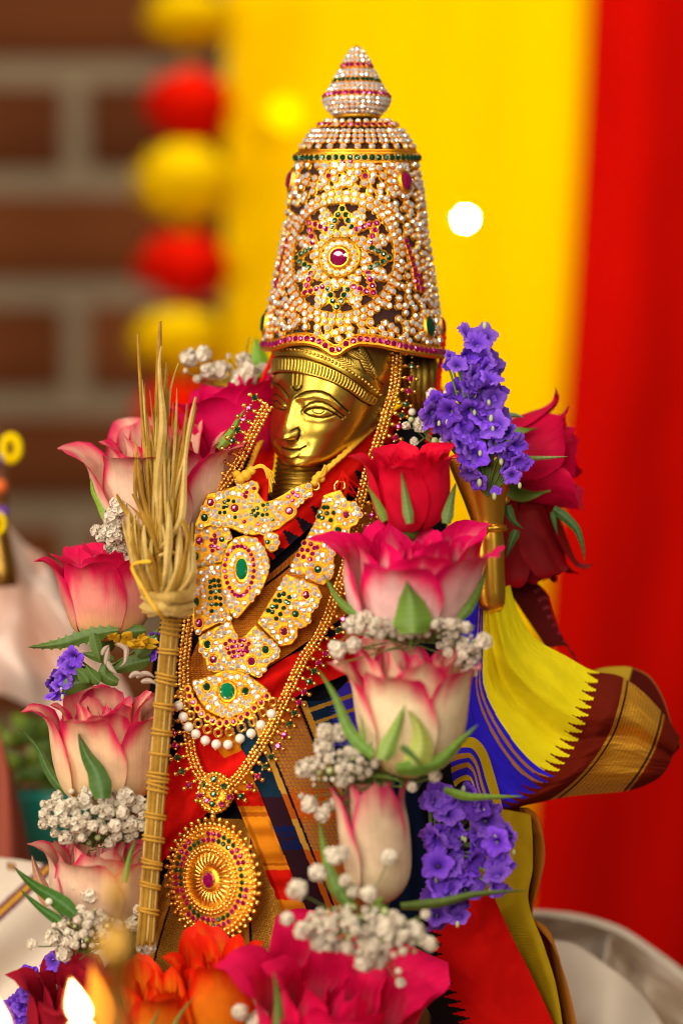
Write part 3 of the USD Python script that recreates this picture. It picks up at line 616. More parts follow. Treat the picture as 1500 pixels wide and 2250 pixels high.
o = sheet('red_silk_scarf', [[(850, 1310, -.002), (740, 1395), (620, 1450), (490, 1560), (390, 1650), (330, 1790)], [(850, 1370, -.004), (750, 1430), (640, 1490), (520, 1620), (430, 1720), (335, 1850)], [(840, 1450), (740, 1490), (660, 1525), (545, 1690), (470, 1770), (345, 1905)]],
          redc, nu=160, nv=60, yfun=lambda u, v: yb(u, v) + .0005, disp=lambda a, b, u, v: .005 * np.sin(b * 9 + a * 6) * .5 + .003 * ns(a * 9, b * 3, 1, 4), thick=.0004)
tag(o, 'bright red silk scarf crossing below the long stone necklace', 'cloth')
def pleat(a, b, u, v):
    q = u - .4 * (v - 1670)
    n = (ns(u, v, .04, 5) + .5)
    c1, m1 = brocade((0.33, 0.085, 0.05), (0.80, 0.42, 0.03), 9.5, 8.0, .52)(u + .1 * v, v)
    c2, m2 = brocade((0.46, 0.055, 0.006), (0.66, 0.13, 0.01), 3.4, 3.4, .6)(u, v)
    w = (sm((v - (1742 + 14 * np.sin(u * .3))) / 4) * (1 - sm((v - 1800 - 8 * np.sin(u * .4)) / 4)) + sm((v - 1868) / 4))
    w = np.clip(w + .0, 0, 1); c = lerp(c1, c2, w[..., None]); m = m1 * (1 - w) + m2 * .35 * w
    c = np.where((v < 1600)[..., None], lerp(c2 * .7, c, sm((v - 1570) / 30)[..., None]), c)
    # plaid strip
    vb = v + .15 * u; pl = np.where(((v < 1752) )[..., None], (0.008, 0.028, 0.055), (0.026, 0.008, 0.014))
    pl = np.where(((v > 1815) & (v < 1868) & (ns(u * .1, v * 1.6, .3, 8) > -.12))[..., None], (0.006, 0.012, 0.07), pl)
    o1 = lerp((0.78, 0.26, 0.010), (0.66, 0.19, 0.006), n[..., None]); o1 = np.where((((v > 1738) & (v < 1772)) | ((v > 1912) & (v < 1978)))[..., None], (0.66, 0.010, 0.004), o1)
    o1 = np.where(((np.abs(v - 1790) < 5) | (np.abs(v - 1900) < 3))[..., None], (0.42, .10, .004), o1)
    ed = np.where(((v < 1745) | ((v > 1800) & (v < 1868)))[..., None], (0.75, 0.40, 0.05), (0.62, 0.13, 0.01))
    blk = np.array((0.010, 0.008, 0.018)); nav = np.where((np.abs(v - 1540 + .35 * (u - 740)) < 5)[..., None] | (np.abs(v - 1572 + .35 * (u - 740)) < 4)[..., None], (0.42, .22, .03), np.where(((u > 735 + 10 * np.sin(v)))[..., None], (0.05, 0.03, 0.50), (0.006, 0.02, 0.05)))
    nav = np.where((v < 1500)[..., None], (.6, .008, .004), nav); nav = np.where((v > 1640)[..., None], (0.006, 0.015, 0.05), nav)
    out = np.where((q < 540)[..., None], o1, pl)
    for lo, hi, cc in ((588, 601, ed), (601, 607, blk), (607, 703, c), (703, 709, blk), (709, 724, ed), (724, 9999, nav)): out = np.where(((q >= lo) & (q < hi))[..., None], cc, out)
    met = np.where((q >= 607) & (q < 703), m, np.where(((q >= 588) & (q < 601)) | ((q >= 709) & (q < 724)), .5, 0)); return out, met
o = sheet('checked_silk_pleats', [[(430, 1540), (700, 1540), (800, 1470), (880, 1440)], [(488, 1685), (620, 1680), (760, 1660), (900, 1640)], [(538, 1812), (680, 1800), (800, 1800), (930, 1800)], [(590, 1935), (740, 1930), (850, 1930), (960, 1930)], [(650, 2080), (780, 2080), (900, 2080), (1000, 2080)]],
          pleat, nu=240, nv=300, yfun=lambda u, v: yb(u, v) - .002, disp=lambda a, b, u, v: -.004 * sm((u - .4 * (v - 1670) - 540) / 5) + .0025 * np.sin(b * 5) + .003 * sm((u - .4 * (v - 1670) - 700) / 12) + .004 * (1 - sm((u - .4 * (v - 1670) - 484) / 12)) + .0012 * np.sin(v * .11) * (1 - sm((u - .4 * (v - 1670) - 535) / 8)), thick=.0004)
tag(o, 'pleated silk with orange, navy check and gold brocade bands beside the round medallion', 'cloth')
bg = brocade((0.28, 0.10, 0.012), (0.62, 0.33, 0.04), 4.6, 5.2, .6)
def gskirt(a, b, u, v):
    c, m = bg(u, v + .3 * u); q = np.abs(a - (.13 + 0 * b)); e = np.abs(a - .71)
    c = np.where(((q < .008) | (e < .008))[..., None], (0.03, .008, .004), c); c = np.where(((np.abs(a - .685) < .015) | (np.abs(a - .105) < .012))[..., None], (.72, .36, .05), c); return c, m * .8
o = sheet('gold_brocade_skirt', [[(420, 1800), (520, 1800), (600, 1850)], [(345, 1970), (480, 1960), (630, 1980)], [(290, 2120), (450, 2120), (660, 2110)], [(250, 2300), (450, 2300), (690, 2300)]],
          gskirt, nu=160, nv=180, yfun=lambda u, v: yb(u, v) + .0035, disp=lambda a, b, u, v: .003 * np.sin(a * 11 + .5))
tag(o, 'old gold brocade skirt cloth behind and under the round medallion', 'cloth')
# red collar with yellow edge and dark temple border
def collar(a, b, u, v):
    c = redc(a, b, u, v); k = (a * 13) % 1.0; st = np.abs(k - .5)
    tooth = (b > .60 + .0 * a) & (st < .10 + .30 * np.floor((b - .60) * 10) / 4) ; c = np.where(tooth[..., None], (0.014, 0.012, 0.02), c); return c
o = sheet('red_collar_cloth', [[(545, 1180), (600, 1118), (690, 1062), (760, 995), (835, 925), (900, 880), (960, 845)], [(575, 1205), (640, 1130), (725, 1070), (790, 1010), (855, 940), (915, 890), (975, 855)], [(600, 1230), (680, 1160), (745, 1110), (815, 1035), (870, 970), (930, 905), (990, 870)]],
          collar, nu=260, nv=70, yfun=lambda u, v: yb(u, v) - .003 + .028 * sm((u - 780) / 160), disp=lambda a, b, u, v: .002 * np.sin(b * 8), thick=.0004)
tag(o, 'red collar cloth with black temple motifs right of the chin', 'cloth')
o = sheet('red_collar_cloth', [[(590, 925), (560, 985), (535, 1040), (520, 1100)], [(600, 935), (585, 1000), (560, 1050), (545, 1110)], [(604, 950), (600, 1020), (590, 1060), (585, 1125)]], redc, nu=60, nv=40, yfun=lambda u, v: yb(u, v) - .0035 + .034 * sm((1075 - v) / 90), disp=lambda a, b, u, v: -.003 * np.sin(b * 6.3 + a), thick=.0004)
tag(o, 'narrow red collar cloth left of the chin', 'cloth')
def cord(name, pts, r, mat, label, cat, yfun=None, twist=True, n=120, parent=None):
    p = spline(pts, n); y = p[:, 2] + (yfun(p[:, 0], p[:, 1]) if yfun else 0); c = W(p[:, 0], p[:, 1], y)
    if twist:
        L = np.r_[0, np.cumsum(np.linalg.norm(np.diff(c, axis=0), axis=1))] / (r * S) * .7; ms = []
        for k in range(3):
            q = L + k * 2.094; ms.append(tube(c + .5 * r * S * np.stack([np.cos(q), np.sin(q) * .6, np.sin(q)], 1), .62 * r * S, 6))
        m = cat_(ms)
    else: m = tube(c, r * S, 8)
    o = part(parent, name, m, mat, True)
    if label: tag(o, label, cat)
    return o
cord('yellow_thread', [(690, 1068, -.005), (705, 1045, -.006), (760, 993, -.006), (832, 924, .006), (865, 885, .012)], 6, 'yellow_thread', 'yellow tie thread running up along the right jaw', 'thread', yb)
cord('yellow_thread', [(540, 1045, -.007), (556, 1005, .012), (578, 955, .028), (594, 915, .034)], 6, 'yellow_thread', 'short yellow tie thread left of the face', 'thread', yb)
tz = thing('yellow_tassel', 'frayed yellow thread tassel above the choker left of the neck', 'tassel')
for i in range(9):
    e = (598 + 5 * R.standard_normal(), 1060 + 14 * R.standard_normal(), -.008 - .002 * R.random()); cord('strand', [(545, 1040, -.008), (572, 1024 + 5 * R.standard_normal(), -.010), e], 1.6, 'yellow_thread', None, None, yb, False, 16, tz)
part(tz, 'knot', cat_([ball(W(x, z, yb(x, z) - .008), rr * S, 2) for x, z, rr in [(540, 1044, 12), (528, 1052, 11), (552, 1034, 10), (520, 1042, 9)]]), 'yellow_thread', True)
tz = thing('yellow_tassel', 'yellow knot hooked on the right end of the choker', 'tassel')
part(tz, 'knot', cat_([ball(W(x, z, yb(x, z) - .007), rr * S, 2) for x, z, rr in [(694, 1052, 9), (702, 1044, 9), (690, 1062, 8), (706, 1052, 8)]]), 'yellow_thread', True)
for i in range(4): cord('strand', [(698, 1050, -.009), (705 + 6 * R.standard_normal(), 1040, -.009), (712 + 8 * R.random(), 1030 + 5 * R.standard_normal(), -.008)], 2.4, 'yellow_thread', None, None, yb, False, 12, tz)
tz = thing('red_tassel', 'frayed red thread tassel hanging beside the hook of the long stone necklace', 'tassel')
for i in range(9): cord('strand', [(752, 1035, -.006), (762 + 8 * R.standard_normal(), 1055, -.009), (770 + 16 * R.standard_normal(), 1092 + 6 * R.standard_normal(), -.008)], 2, 'red_thread', None, None, yb, False, 16, tz)
cord('red_string', [(603, 776, -.006), (585, 815, .0), (562, 868, .004), (545, 910, .004), (522, 955, .002), (497, 1003, -.004)], 5, 'red_thread', 'red cord tied from the left rim of the crown down past the left roses', 'cord')
cord('red_string', [(968, 700, -.004), (975, 740, -.006), (968, 800, -.004), (962, 850, -.002), (955, 920, -.004), (938, 970, -.012)], 5, 'red_thread', 'red cord hanging from the right rim of the crown', 'cord')
# yellow silk sleeve with blue, maroon and gold borders
def sleeve(a, b, u, v):
    y0 = lerp((0.84, 0.69, 0.006), (0.90, 0.75, 0.012), (ns(u, v, .02, 6) + .5)[..., None]); c = y0.copy(); m = np.zeros(a.shape)
    mar = np.array((0.135, 0.010, 0.004)); blue = np.array((0.030, 0.016, 0.62)); gold = np.array((0.42, 0.17, 0.02))
    e = .58 + .05 * np.sin(b * 3); z = a - e
    for lo, hi, cc, mm in ((0, .030, blue, 0), (.030, .050, gold, .5), (.050, .075, blue, 0), (.075, .095, gold, .5), (.095, .80, blue, 0)):
        k = (z >= lo) & (z < hi); c = np.where(k[..., None], cc, c); m = np.where(k, mm, m)
    k = (a * 20) % 1.0; st = np.abs(k - .5); bt = .62
    tooth = (b > bt - .055) & (st < .07 + .38 * np.floor(np.clip((b - bt + .055) / .055, 0, .99) * 4) / 4)
    mk = tooth | (b >= bt); c = np.where(mk[..., None], mar, c); m = np.where(mk, 0, m)
    c = np.where(((b > bt) & (np.sin(b * 520) * np.sin(a * 300) > .5))[..., None], c * 1.3, c)
    gb = (b > .735) & (b < .925); gc, gm = brocade((0.44, 0.17, 0.012), (0.78, 0.40, 0.04), .016, .013, .55)(a, b)
    c = np.where(gb[..., None], gc, c); m = np.where(gb, .35 + .5 * gm, m)
    for q in (.752, .912): ln = np.abs(b - q) < .0045; c = np.where(ln[..., None], (.05, .01, .003), c); m = np.where(ln, 0, m)
    return c, m
o = sheet('yellow_silk_sleeve', [[(1120, 1285, .01), (1085, 1300, -.004), (1020, 1330, .0)], [(1172, 1398, .004), (1120, 1430, -.006), (1060, 1480, -.003), (1000, 1545, .0)], [(1240, 1440, .006), (1180, 1520, -.006), (1100, 1620, -.004), (1020, 1690, .0)], [(1318, 1478, .012), (1288, 1590, -.004), (1225, 1700, -.004), (1105, 1782, .004)], [(1350, 1482, .016), (1325, 1590, -.008), (1268, 1690, -.008), (1165, 1768, .008)], [(1392, 1505, .018), (1372, 1590, -.002), (1322, 1680, -.004), (1255, 1750, .012)], [(1462, 1575, .020), (1445, 1640, .004), (1420, 1690, .002), (1385, 1737, .014)], [(1495, 1622, .022), (1480, 1656, .012), (1464, 1692, .01), (1438, 1716, .016)]],
          sleeve, nu=230, nv=300, yfun=lambda u, v: 0 * u - .02, disp=lambda a, b, u, v: -.006 * np.exp(-(((a - .34 + .12 * b) / .07) ** 2)) * sm(b / .2) * (1 - .5 * b) + .004 * np.exp(-(((a - .48 + .1 * b) / .05) ** 2)) * sm(b / .3) - .003 * np.exp(-(((a - .14) / .05) ** 2)) * sm((b - .2) / .3) + .004 * ns(a * 6, b * 3, 1, 4) + .0012 * ns(a * 22, b * 14, 1, 6), thick=.0004)
tag(o, 'yellow silk sleeve with blue stripe, maroon temple border and gold band', 'cloth')
o = sheet('maroon_silk_fold', [[(1110, 1290), (1160, 1275), (1205, 1310)], [(1150, 1350), (1190, 1345), (1228, 1385)], [(1200, 1425), (1240, 1420), (1270, 1460)]], lambda a, b, u, v: np.where(((np.sin(b * 50) * np.sin(a * 26) > .8) & (a > .5))[..., None], (.5, .06, .10), (0.085, 0.006, 0.006)), nu=60, nv=60, yfun=lambda u, v: 0 * u + .012, thick=.0004)
tag(o, 'dark maroon cloth fold with tiny dots above the yellow sleeve', 'cloth')
o = sheet('sleeve_lining_fold', [[(1300, 1474), (1370, 1464), (1420, 1480), (1455, 1530), (1475, 1590), (1495, 1640)], [(1300, 1500), (1370, 1500), (1400, 1530), (1430, 1560), (1455, 1610), (1470, 1670)]], lambda a, b, u, v: np.where((a < .3)[..., None], (.45, .28, .02), np.where((b < .1)[..., None], (.25, .08, .02), (0.07, 0.006, 0.004))), nu=60, nv=20, yfun=lambda u, v: 0 * u + .006, thick=.0004)
tag(o, 'dark turned back edge of the sleeve against the red backdrop', 'cloth')
cv = lambda a, b, u, v: np.where((np.abs(a - .5) < .06)[..., None] | (np.abs(a - .72) < .05)[..., None], (.40, .18, .02), np.where((np.abs(a - .6) < .30)[..., None], (.03, .016, .5), (.55, .36, .01)))
o = sheet('sleeve_curl', [[(1005, 1625), (1035, 1620), (1062, 1640), (1085, 1700), (1105, 1785)], [(990, 1660), (1030, 1652), (1046, 1668), (1062, 1720), (1085, 1790)], [(1000, 1730), (1030, 1715), (1036, 1720), (1045, 1750), (1060, 1790)]], lambda a, b, u, v: cv(b, a, u, v), nu=80, nv=50, yfun=lambda u, v: 0 * u - .036, disp=lambda a, b, u, v: -.006 * np.sin(b * 3.1), thick=.0004)
tag(o, 'curled hem of the yellow sleeve with blue stripes next to the cream rose', 'cloth')
def lowred(a, b, u, v):
    c = lerp((0.52, 0.004, 0.003), (0.60, 0.006, 0.004), (ns(u, v, .02, 2) + .5)[..., None]); k = (b * 16) % 1.0; st = np.abs(k - .5)
    bk = a < .20 + .17 * np.floor((1 - 2 * st) * 4) / 4; return np.where(bk[..., None], (0.010, 0.006, 0.006), c)
o = sheet('red_silk_drape', [[(930, 1990), (1010, 1975), (1080, 1960)], [(895, 2080), (1000, 2080), (1120, 2050)], [(925, 2190), (1050, 2190), (1165, 2140)], [(1000, 2300), (1100, 2300), (1225, 2270)]], lowred, nu=120, nv=220, yfun=lambda u, v: 0 * u - .035, disp=lambda a, b, u, v: .004 * np.sin(a * 6 + b * 2) + .003 * ns(a * 4, b * 4, 1, 3), thick=.0004)
tag(o, 'red silk drape with black temple border at the lower right', 'cloth')
o = sheet('olive_silk_drape', [[(1030, 1770), (1110, 1780), (1165, 1790)], [(1040, 1900), (1105, 1900), (1170, 1900)], [(1050, 1990), (1110, 1985), (1160, 1970)], [(1100, 2100), (1150, 2090), (1195, 2080)], [(1150, 2190), (1190, 2180), (1222, 2170)], [(1190, 2300), (1220, 2300), (1240, 2300)]], lambda a, b, u, v: lerp((.36, .22, .006), (.42, .27, .008), (ns(u, v, .03, 2) + .5)[..., None]), nu=50, nv=120, yfun=lambda u, v: 0 * u - .022, disp=lambda a, b, u, v: .005 * np.sin(a * 5), thick=.0004)
tag(o, 'olive yellow silk strip hanging right of the red drape', 'cloth')
mo = lambda a, b, u, v: np.where((np.abs(a - .55) < .02)[..., None], (.04, .006, .003), np.where((a > .5)[..., None], (.42, .14, .015), (.115, .012, .006)))
o = sheet('maroon_border_drape', [[(1085, 1785), (1150, 1775), (1185, 1800)], [(1130, 1850), (1168, 1850), (1197, 1880)], [(1145, 1930), (1172, 1930), (1186, 1940)], [(1145, 2010), (1160, 2010), (1170, 2010)], [(1165, 2060), (1195, 2040), (1215, 2080)], [(1205, 2180), (1225, 2170), (1248, 2170)], [(1225, 2300), (1250, 2300), (1275, 2300)]], mo, nu=60, nv=140, yfun=lambda u, v: 0 * u - .012, disp=lambda a, b, u, v: .003 * np.sin(a * 5), thick=.0004)
tag(o, 'maroon and orange bordered cloth edge falling at the far right of the idol', 'cloth')
# white cotton cloths on either side
wc = lambda a, b, u, v: lerp((.68, .57, .45), (.74, .63, .51), (ns(u, v, .02, 2) + .5)[..., None])
o = sheet('white_cotton_cloth', [[(1120, 1998, .10), (1240, 2005, .10), (1345, 2030, .09), (1430, 2080, .09), (1560, 2185, .09)], [(1120, 2012, .09), (1240, 2018, .09), (1340, 2044, .08), (1425, 2096, .08), (1560, 2205, .08)], [(1120, 2100, .11), (1230, 2090, .115), (1330, 2070, .10), (1410, 2150, .10), (1560, 2270, .11)], [(1120, 2320, .06), (1250, 2320, .06), (1350, 2320, .05), (1450, 2320, .05), (1580, 2340, .06)]], wc, nu=120, nv=90, disp=lambda a, b, u, v: .024 * ns(a * 4 + b, b * 5, 1, 4) * sm(b / .15) - .022 * np.exp(-(((a - .47 + .14 * b) / .045) ** 2)) * sm((b - .1) / .2) + .014 * np.exp(-(((a - .62 + .1 * b) / .05) ** 2)) * sm((b - .1) / .2) + .005 * np.sin(a * 14 + b * 5) * sm(b / .3), thick=.0006)
tag(o, 'white cotton cloth with a rolled hem bunched at the right edge of the table', 'cloth')
o = sheet('white_cotton_cloth', [[(1160, 2065, .045), (1235, 2068, .045), (1330, 2120, .05), (1420, 2200, .05), (1470, 2290, .05)], [(1190, 2330, .03), (1250, 2330, .03), (1330, 2330, .03), (1400, 2330, .03), (1450, 2330, .03)]], wc, nu=80, nv=40, disp=lambda a, b, u, v: .006 * np.sin(a * 9), thick=.0006)
tag(o, 'white cotton cloth flap in front of the rolled hem at the lower right', 'cloth')
def wb(a, b, u, v):
    c = wc(a, b, u, v); q = v + .93 * u - 2010 ; d = (q) 
    for lo, hi, cc in ((-22, -10, (.14, .03, .06)), (-10, 2, (.62, .32, .02)), (2, 16, (.14, .03, .06))): c = np.where(((d >= lo) & (d < hi))[..., None], cc, c)
    k = (np.abs(v - 1902 - .1 * u) < 10) & (np.abs(u - 25) < 9); return np.where(k[..., None], np.where((np.abs(u - 25) < 3)[..., None], (.62, .32, .02), (.14, .03, .06)), c)
o = sheet('striped_white_cloth', [[(-80, 1880), (30, 1888), (110, 1903), (200, 1930)], [(-80, 1990), (40, 2000), (130, 1975), (230, 2010)], [(-80, 2120), (40, 2110), (150, 2090), (260, 2130)], [(-80, 2330), (60, 2330), (180, 2330), (300, 2330)]], wb, nu=160, nv=160, yfun=lambda u, v: 0 * u + .05, disp=lambda a, b, u, v: .012 * np.sin((v + .93 * u) * .02 + 2) * b - .01 * b, thick=.0006)
tag(o, 'white cotton cloth with maroon and gold stripes at the lower left', 'cloth')

# ---------------------------------------------------------------- jewelled plates, necklaces, medallion
def plate(poly, yoff, th=7.0, yfun=yb, tilt=(0, 0)):
    """extruded gold plate with rounded edge; outline in pixels; sits yoff metres in front of the chest"""
    pg = Polygon(poly).buffer(5).buffer(-2.6); c = pg.centroid; ms = []
    y0 = float(yfun(c.x, c.y)); dep = lambda u, v: y0 + yoff + tilt[0] * (u - c.x) + tilt[1] * (v - c.y)
    rings_ = [(0, th), (0, 1.8), (-1.0, .6), (-2.6, 0)]; base = np.array(pg.exterior.coords)[:-1]
    base = spline(np.vstack([base, base[:1]]), max(40, int(pg.length / 4)))[:-1]
    ctr = np.array([c.x, c.y]); L = []
    pp = Polygon(base)
    for ins, zz in rings_:
        q = base.copy()
        if ins:
            nx = np.roll(base, -1, 0) - np.roll(base, 1, 0); nn = np.stack([nx[:, 1], -nx[:, 0]], 1); nn /= np.linalg.norm(nn, axis=1, keepdims=True)
            if not pp.exterior.is_ccw: nn = -nn
            q = base + nn * ins
        L.append(W(q[:, 0], q[:, 1], dep(q[:, 0], q[:, 1]) + zz * S))
    side, f = grid(np.array(L), True); ms.append((side, f))
    tri = trimesh.creation.triangulate_polygon(Polygon(q).buffer(0), engine='earcut'); ms.append((W(tri[0][:, 0], tri[0][:, 1], dep(tri[0][:, 0], tri[0][:, 1])), np.asarray(tri[1])))
    return cat_(ms), pg, dep
NF = np.array([0, -1.0, 0.0])
def stud(items, sets, kind, u, v, dep, r, ry=None, seg=8, rim=1.35, tl=.16):
    p = W(u, v, float(dep(u, v)) - 1.2 * S); items.append((kind, gem(p + NF * .4 * S, NF + 2.2 * tl * (R.random(3) - .5), r * S, (ry or r) * S, seg, spin=R.random()))); sets.append(collet(p, NF, r * rim * S, (ry or r) * rim * S))
def fill(items, sets, pg, dep, taken, r=6.2, gap=14.0, inset=5, kind='white'):
    q = pg.buffer(-inset); x0, y0, x1, y1 = q.bounds; tk = np.array([t for t in taken] or [(1e9, 1e9, 0)], float)
    from shapely import prepare; prepare(q)
    for p_ in range(3400):
        a, b = R.uniform(x0, x1), R.uniform(y0, y1); rr = r * R.uniform(.86, 1.08)
        if (np.hypot(tk[:, 0] - a, tk[:, 1] - b) < tk[:, 2] * .90 + rr * .96).any() or not q.contains(Point(a, b)): continue
        stud(items, sets, kind, a, b, dep, rr); tk = np.vstack([tk, (a, b, rr)])
def zz(ox, oy, k, pts): return [(ox + x / k, oy + y / k) for x, y in pts]
def jewel_plate(parent, name, poly, yoff, stones, big=(), gap=14.0, label=None, th=8.0, tilt=(0, 0), coll=None):
    m, pg, dep = plate(poly, yoff, th, tilt=tilt); part(parent, name, m, 'gold_plate', 35, label)
    it, st, tk = coll[0], coll[1], []
    for kind, u, v, r in stones: stud(it, st, kind, u, v, dep, r); tk.append((u, v, r * 1.1))
    for kind, u, v, rx, ry in big:
        stud(it, st, ({'emerald': 'egreen', 'ruby': 'eruby'}[kind] if rx > 12 or kind == 'ruby' else kind), u, v, dep, rx, ry, 14, 1.4, .05); tk.append((u, v, max(rx, ry) * 1.4))
    fill(it, st, pg, dep, tk, gap=gap); return dep
Z4 = lambda pts: zz(350, 1000, 3, pts); Z5 = lambda pts: zz(330, 1380, 3, pts)
rnd = lambda kind, pts, r, Z: [(kind, *q, r) for q in Z(pts)]
# long stone necklace, hinged plates down both sides to the fan pendant
har = thing('long_stone_necklace', 'long necklace of hinged gold plates set with white, green and ruby stones', 'necklace')
hc = ([], [])
jewel_plate(har, 'link_plate', Z4([(1085, 270), (1190, 235), (1235, 305), (1300, 318), (1328, 390), (1300, 455), (1255, 475), (1252, 525), (1215, 555), (1160, 575), (1150, 640), (1145, 730), (1140, 800), (1080, 855), (860, 772), (885, 690), (960, 570), (1010, 480), (1040, 420), (1070, 330)]), -.006,
    rnd('emerald', [(1060, 375), (1085, 345), (1110, 345), (1075, 415), (1050, 405), (1150, 380), (1130, 430), (1105, 385)], 5.6, Z4) + rnd('ruby', [(955, 580), (998, 588), (940, 625), (978, 628), (1022, 612), (915, 660), (950, 672), (995, 688), (1040, 610), (1010, 650)], 5.6, Z4),
    [('ruby', *Z4([(1232, 393)])[0], 8, 8), ('emerald', *Z4([(1178, 497)])[0], 8, 8), ('emerald', *Z4([(1045, 755)])[0], 8.5, 8.5)], coll=hc)
jewel_plate(har, 'link_plate', Z4([(838, 792), (1042, 866), (1065, 915), (1050, 980), (1000, 1028), (995, 1085), (965, 1130), (905, 1140), (908, 1195), (870, 1245), (800, 1258), (650, 1108), (700, 1020), (780, 890)]), -.0065,
    rnd('emerald', [(790, 925), (820, 915), (858, 938), (765, 960), (795, 962), (835, 965), (745, 1000), (772, 1000), (820, 1010), (718, 1025), (745, 1035), (798, 1050), (772, 1078), (850, 975)], 5.6, Z4),
    [('ruby', *Z4([(968, 922)])[0], 8, 9), ('emerald', *Z4([(898, 1048)])[0], 8, 8), ('ruby', *Z4([(822, 1163)])[0], 8, 9)], coll=hc)
jewel_plate(har, 'link_plate', Z4([(240, 478), (300, 470), (450, 472), (476, 540), (440, 585), (425, 640), (410, 702), (232, 742), (220, 650), (236, 560)]), -.0062,
    rnd('ruby', [(365, 530), (345, 560), (372, 555), (340, 600), (365, 600), (350, 630), (385, 615), (370, 575)], 5, Z4), [('ruby', *Z4([(265, 565)])[0], 8, 9), ('emerald', *Z4([(412, 555)])[0], 6.5, 6.5), ('emerald', *Z4([(242, 668)])[0], 6, 9)], coll=hc)
jewel_plate(har, 'link_plate', Z4([(222, 762), (300, 742), (410, 720), (425, 840), (442, 960), (472, 1082), (380, 1112), (245, 1182), (226, 1100), (232, 930)]), -.0062,
    rnd('emerald', [(335, 835), (360, 825), (390, 830), (335, 870), (365, 865), (395, 860), (340, 905), (370, 900), (398, 895), (335, 945), (372, 940), (402, 945), (345, 985), (375, 985), (405, 985), (345, 1030)], 5.2, Z4), [('ruby', *Z4([(262, 1108)])[0], 8, 10), ('emerald', *Z4([(244, 968)])[0], 6, 10), ('ruby', *Z4([(240, 830)])[0], 5, 8)], coll=hc)
jewel_plate(har, 'link_plate', [(439, 1400), (475, 1379), (506, 1367), (524, 1407), (540, 1398), (561, 1376), (612, 1424), (616, 1432), (608, 1448), (590, 1458), (577, 1480), (560, 1487), (542, 1478), (492, 1476), (470, 1478), (456, 1470), (452, 1448), (440, 1430)], -.0068,
    rnd('ruby', [(497, 105), (525, 85), (555, 90), (590, 85), (620, 80), (650, 105), (510, 135), (540, 125), (570, 120), (605, 115), (635, 130), (520, 165), (550, 158), (582, 150), (612, 150), (640, 155), (545, 190), (575, 185), (605, 178)], 5.3, Z5),
    [('emerald', *Z5([(377, 108)])[0], 8, 9), ('emerald', *Z5([(760, 143)])[0], 8, 9), ('ruby', *Z5([(417, 208)])[0], 8.5, 9), ('ruby', *Z5([(667, 220)])[0], 8.5, 9)], coll=hc)
dep = jewel_plate(har, 'fan_plate', Z5([(285, 360), (330, 345), (420, 312), (480, 288), (540, 282), (600, 295), (680, 342), (772, 408), (742, 442), (692, 492), (610, 558), (520, 590), (440, 575), (378, 540), (330, 482), (300, 420)]), -.0085, [],
    [('emerald', *Z5([(507, 418)])[0], 17, 19), ('emerald', *Z5([(373, 388)])[0], 8, 9), ('emerald', *Z5([(628, 417)])[0], 8, 9)], gap=12.5, label='fan shaped pendant plate with a large green stone', coll=hc)
part(har, 'lattice_cups', cat_(hc[1]), 'gold_plate', 40, kind='stuff'); gems(har, hc[0])
hook = W([738, 735, 742, 752, 758, 752], [1082, 1068, 1058, 1058, 1068, 1076], yb(745, 1065) - .007); part(har, 'hook', tube(spline(hook, 30), 3.4 * S, 8), 'gold', True)
# fringe of the fan: ruby drops, rings, pearls
rub = Z5([(247, 405), (260, 450), (283, 490), (312, 532), (337, 565), (377, 595), (412, 613), (457, 628), (503, 623), (550, 617), (597, 592), (640, 568), (685, 530), (730, 492), (768, 452)])
rgs = Z5([(203, 432), (235, 508), (265, 577), (315, 630), (377, 668), (447, 690), (522, 685), (602, 655), (675, 620), (742, 555), (808, 488)])
prl = Z5([(187, 512), (218, 587), (252, 653), (300, 700), (363, 742), (435, 768), (513, 770), (592, 730), (665, 697), (730, 640), (800, 567)])
fs, fi = [], []
for u, v in rub: stud(fi, fs, 'ruby', u, v, lambda a, b: yb(520, 1520) - .0085, 5.2, 6.2, 8, 1.75)
part(har, 'drop_cups', cat_(fs), 'gold_plate', 40, kind='stuff'); gems(har, fi)
for (u, v), (pu, pv) in zip(rgs, prl):
    y = float(yb(520, 1540)) - .0085; q = np.linspace(0, 2 * math.pi, 22)
    part(har, 'ring', tube(W(u + 8 * np.cos(q), v + 9 * np.sin(q), y + .0006 * np.sin(q)), 3.2 * S, 8, False), 'gold', True)
    o = part(har, 'pearl', ball(W(pu, pv, y), 10.5 * S, 2), 'pearl', True)
    part(o, 'cap', ball(W(pu + (pu - 510) * .03, pv + 11, y), 3.2 * S), 'gold', True)
